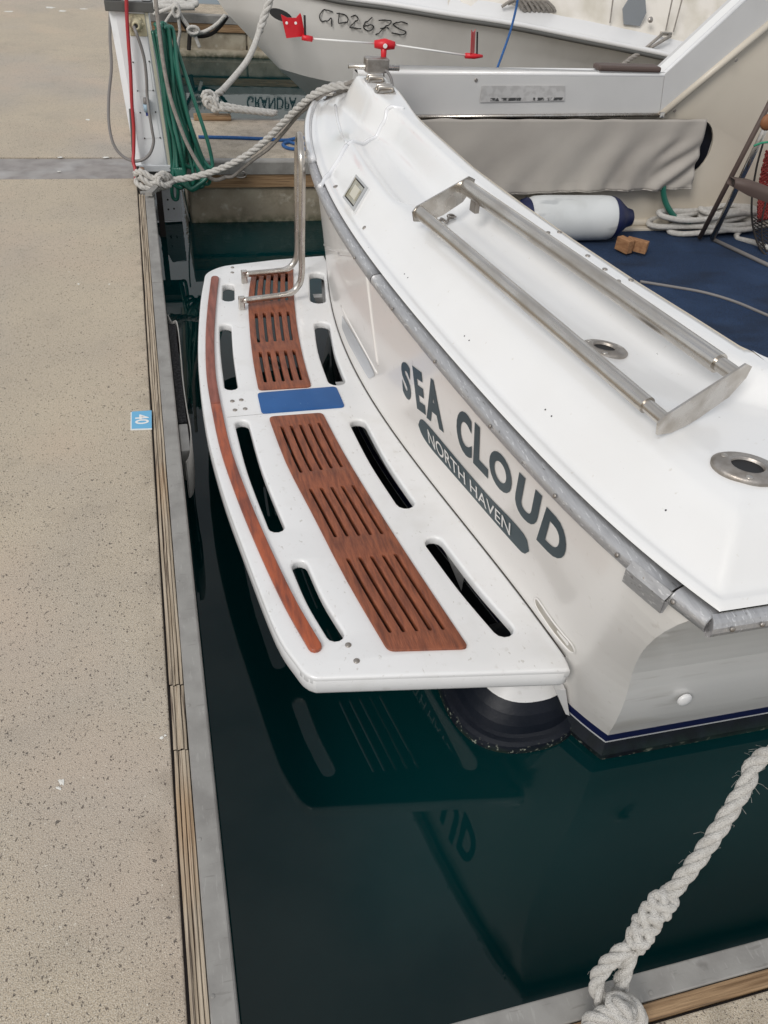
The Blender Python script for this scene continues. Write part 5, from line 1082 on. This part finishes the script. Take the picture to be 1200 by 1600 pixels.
# cream canvas dodger, its window and poles
can = [(2.318, 6.800, 1.067), (2.624, 6.760, 1.034), (3.141, 6.700, 1.027), (3.694, 6.660, 0.982), (4.284, 6.630, 0.915), (4.859, 6.620, 0.839), (5.902, 6.620, 0.706)]
cb = crom(can, 6); rows = []
for i in range(14):
    v = i/13; rows.append([p+Vector((0, .55*v+.035*math.sin(j*.9+v*5)*v+.03*noise.noise(Vector((j*.35,v*6,0))), 1.15*v)) for j, p in enumerate(cb)])
G().grid(rows).obj('canvas_cover', M['canvas'], yt, True)
def onc(px, lift=0): return px
G().prism([(3.765, 6.660, 1.220),(3.891, 6.660, 1.234),(3.940, 6.660, 1.115),(3.912, 6.660, 1.021),(3.766, 6.660, 1.029),(3.724, 6.660, 1.133)], (0,.01,0)).obj('window', M['window'], yt)
for pp in (((3.639, 6.660, 1.034),(3.616, 6.660, 1.231)),((4.209, 6.630, 0.995),(4.209, 6.630, 1.242)),((4.136, 6.630, 1.002),(4.120, 6.630, 1.247))):
    G().tube(pp, .006, 6).obj('canvas_seam', M['ropegrey'], yt)
G().disc((3.966, 6.620, 1.073), (0,-1,.3), .022, .01, 14, dome=.006).obj('turn_button', M['castss'], yt, True)
G().disc((4.625, 6.580, 1.196), (0,-1,.3), .03, .015, 14, dome=.006).obj('turn_button', M['castss'], yt, True)
G().tube([(4.626, 6.560, 1.204), (4.927, 6.560, 1.299)], .016, 8).obj('grab_rail', M['steel'], yt, True)
g = G()
for i in range(7):
    a = Vector((2.873, 6.720, 1.100)); g.tube(crom([a+Vector((-.15+.05*i,0,.02*(i%3))), a+Vector((-.05+.04*i,-.03,.06)), a+Vector((.05+.04*i,.0,-.02)), a+Vector((.1-.03*i,.02,.05))], 5), .012, 6)
o = g.obj('rope_tangle', M['ropegrey'], None, True); meta(o, 'small tangle of pale cordage on the side deck of the yacht', 'rope')
# chainplate strap with lashing
ch = G().box(Vector((4.118, 6.580, 0.987))+Vector((-.05,-.01,-.012)), Vector((4.118, 6.580, 0.987))+Vector((.05,.02,.014)), bev=.004).obj('chainplate', M['steel'], yt)
g = G(); g.tube([(4.060, 6.550, 0.986), (3.904, 6.500, 0.883)], .012, 8); g.tube([(4.144, 6.550, 0.980), (3.918, 6.500, 0.874)], .012, 8); g.rope([Vector((3.914, 6.500, 0.887)), Vector((3.757, 6.420, 0.831)), Vector((3.573, 6.300, 0.765)), Vector((3.473, 6.200, 0.744))], .02, step=6)
o = g.obj('mooring_rope', M['ropegrey'], None, True); meta(o, 'frayed two-part strap from the yacht chainplate down behind the cruiser gunwale', 'mooring rope', 'mooring ropes')
o = G().tube(crom([(2.669, 6.300, 1.281),(2.666, 6.300, 1.144),(2.627, 6.250, 1.010),(2.572, 6.200, 0.873),(2.518, 6.150, 0.760)], 6), .009, 8).obj('blue_line', M['ropeblue'], None, True); meta(o, 'thin blue line hanging from the yacht down behind the cruiser gunwale', 'rope')
# hawse hole on the bow
g = G(); c0 = Vector((1.075, 7.170, 0.914)); K = 20
c0 = Vector((1.073, 7.120, 0.926)); g.add([c0+Vector((.085*math.cos(a*.314)+.02*math.sin(a*.314), -.02-.02*math.cos(a*.314), -.028*math.cos(a*.314)+.033*math.sin(a*.314))) for a in range(K)], [list(range(K))[::-1]]); g.obj('hawse_hole', M['black'], yt)
# registration written by hand: strokes laid on the topside
HR = full
def on_hull(px3):                                        # push a point onto the hull skin (nearest in y for its x,z)
    best = None
    for r in HR:
        for p in r:
            d = (p.x-px3[0])**2+(p.z-px3[2])**2
            if best is None or d < best[0]: best = (d, p)
    return best[1].y
strokes = [[(1.462, 7.060, 0.975),(1.401, 7.060, 0.985),(1.367, 7.060, 0.942),(1.383, 7.060, 0.904),(1.428, 7.060, 0.914),(1.453, 7.060, 0.932),(1.460, 7.060, 0.876)],
 [(1.506, 7.030, 0.977),(1.504, 7.030, 0.909)],[(1.486, 7.030, 0.972),(1.557, 7.030, 0.962),(1.569, 7.030, 0.919),(1.504, 7.030, 0.904)],
 [(1.592, 7.000, 0.955),(1.626, 7.000, 0.969),(1.643, 7.000, 0.944),(1.604, 7.000, 0.900),(1.595, 7.000, 0.882),(1.677, 7.000, 0.881)],
 [(1.749, 6.980, 0.968),(1.701, 6.980, 0.923),(1.698, 6.980, 0.885),(1.740, 6.980, 0.873),(1.769, 6.980, 0.900),(1.742, 6.980, 0.916),(1.702, 6.980, 0.898)],
 [(1.794, 6.950, 0.953),(1.887, 6.950, 0.956),(1.849, 6.950, 0.908),(1.791, 6.950, 0.845)],[(1.813, 6.950, 0.898),(1.875, 6.950, 0.904)],
 [(2.011, 6.910, 0.946),(1.958, 6.910, 0.957),(1.909, 6.910, 0.933),(1.952, 6.910, 0.909),(2.011, 6.910, 0.889),(1.982, 6.910, 0.867),(1.903, 6.910, 0.873)]]
for s in strokes:
    P = crom(s, 6); g = G(); ys_ = on_hull(P[len(P)//2])
    g.tube([Vector((p.x*ys_/p.y*.997 if False else p.x, on_hull(p)-.014, p.z)) for p in P], .0042, 5, flat=1); g.obj('registration_stroke', M['black'], yt)
vs, fs = text_geo('286', .02); q = ((4.038, 6.440, 0.798),(4.156, 6.440, 0.828),(4.162, 6.440, 0.777),(4.036, 6.440, 0.751))
G().add([bil(q, u, v) for u, v in vs], fs).obj('sail_number', M['black'], yt)
# its bow line to the finger cleat, with the tail laid out flat
g = G(); g.rope(crom([(0.995, 6.900, 1.139),(0.952, 6.880, 1.032),(0.908, 6.850, 0.942),(0.871, 6.800, 0.867)], 6), .030, step=7)
g.tube(crom([(0.872, 6.800, 0.875),(0.823, 6.740, 0.785),(0.754, 6.660, 0.694),(0.654, 6.550, 0.618),(0.564, 6.420, 0.569),(0.513, 6.320, 0.553)], 8), .022, 9)
g.rope(crom([(0.540, 6.360, 0.561),(0.487, 6.280, 0.550),(0.428, 6.240, 0.525),(0.393, 6.220, 0.554),(0.423, 6.240, 0.574),(0.467, 6.260, 0.546),(0.479, 6.220, 0.514),(0.432, 6.200, 0.494),(0.398, 6.200, 0.518),(0.426, 6.200, 0.547),(0.485, 6.200, 0.495),(0.492, 6.200, 0.470),(0.438, 6.180, 0.482)], 6), .024, step=7)
g.rope(crom([(0.503, 6.200, 0.507),(0.621, 6.220, 0.483),(0.759, 6.240, 0.463),(0.909, 6.260, 0.443)], 6), .020, step=7); g.rope(crom([(0.499, 6.170, 0.486),(0.627, 6.200, 0.471),(0.756, 6.220, 0.455),(0.887, 6.240, 0.439)], 6), .020, step=7)
o = g.obj('mooring_rope', M['rope'], None, True); meta(o, 'cream bow line of the yacht, knotted on the finger with a doubled tail', 'mooring rope', 'mooring ropes')
bq = Vector((0.426, 6.295, 0.420)); o = G().box((bq.x-.11,6.19,.40), (bq.x+.15,6.26,.435), bev=.006).obj('cleat_block', M['timberx'], None); meta(o, 'brown cleat block on the finger edge under the yacht bow line knot', 'cleat')

# ================================================================== FAR BERTH: white hull seen only as a reflection, ropes on the far finger
gp_ = thing('moored_boat', (3.0,11.5,0), 'pale hull lettered GRANDPA, seen only upside down as a reflection in the water', 'boat')
ZT = .86
G().prism([(.55,11.28,.47),(6.5,11.28,.47),(6.5,11.28,1.15),(.35,11.28,1.15)], (0,1.6,0)).obj('hull', M['hullw'], gp_)
G().prism([(.60,11.30,.44),(6.5,11.30,.44),(6.5,11.30,.469),(.60,11.30,.469)], (0,1.5,0)).obj('boot_top', M['navy'], gp_)
def flatstrip(body, x0, x1, z0, z1, y):
    vs, fs = text_geo(body, .012); G().add([(x0+(x1-x0)*u, y, z0+(z1-z0)*v) for u, v in vs], fs).obj('name_letters', M['letter'], gp_)
flatstrip('GRANDPA', 1.255, 1.90, .62, .765, 11.275)
flatstrip('G', 1.98, 2.06, .62, .765, 11.275)
flatstrip('WA', 2.30, 2.46, .62, .765, 11.275)
flatstrip('MAB', .62, .92, .62, .765, 11.275)
g = G(); g.tube(crom([(0.158, 10.300, 0.449),(0.340, 10.350, 0.507),(0.595, 10.350, 0.494),(0.628, 10.400, 0.517),(0.404, 10.500, 0.536)], 6), .032, 8); g.tube(crom([(0.186, 10.250, 0.481),(0.386, 10.250, 0.483),(0.615, 10.250, 0.492)], 6), .032, 8); g.tube(crom([(0.178, 10.400, 0.482),(0.345, 10.450, 0.517),(0.533, 10.400, 0.520)], 6), .03, 8)
o = g.obj('furled_rope', M['rope'], None, True); meta(o, 'thick cream rope coils on the far finger at the top of the picture', 'rope')
g = G(); R3 = .020
g.tube(crom([(0.174, 10.000, 0.449),(0.274, 9.950, 0.489),(0.375, 9.950, 0.527),(0.406, 9.950, 0.517),(0.470, 9.950, 0.421),(0.537, 9.980, 0.331),(0.562, 10.000, 0.298),(0.622, 10.000, 0.288),(0.724, 9.980, 0.325),(0.827, 9.950, 0.393),(0.907, 9.900, 0.480)], 7), R3, 8)
g.tube(crom([(0.399, 9.930, 0.525),(0.334, 9.930, 0.449),(0.282, 9.950, 0.380)], 6), R3*.8, 8); g.tube(crom([(0.418, 9.930, 0.515),(0.423, 9.930, 0.423),(0.426, 9.950, 0.303),(0.407, 9.970, 0.227),(0.392, 10.000, 0.112)], 6), R3*.8, 8)
g.tube(crom([(0.573, 9.960, 0.306),(0.595, 9.960, 0.235),(0.623, 9.960, 0.163)], 5), R3*.9, 8); 
for a in range(3): g.tube([Vector((0.566, 9.950, 0.307))+Vector((.05*math.cos(b*.6)*(.8+.2*a), -.01*a, .035*math.sin(b*.6)+.01*a)) for b in range(11)], R3*.8, 7, closed=True)
for a in range(3): g.tube([Vector((0.405, 9.930, 0.514))+Vector((.035*math.cos(b*.6), -.01*a, .05*math.sin(b*.6)-.01*a)) for b in range(11)], R3*.8, 7, closed=True)
o = g.obj('cream_line', M['rope'], None, True); meta(o, 'cream line knotted twice above the kerb of the far finger with two loose tails', 'rope')
o = G().tube(crom([(0.413, 10.020, 0.478),(0.470, 10.020, 0.375),(0.544, 10.050, 0.277),(0.636, 10.040, 0.252),(0.759, 10.020, 0.283),(0.864, 10.000, 0.368),(0.932, 9.950, 0.461)], 7), .019, 8).tube(crom([(0.536, 10.030, 0.280),(0.524, 10.030, 0.220),(0.510, 10.030, 0.122)], 4), .022, 6).obj('dark_line', M['ropedark'], None, True); meta(o, 'black line following the cream line on the far finger', 'rope')
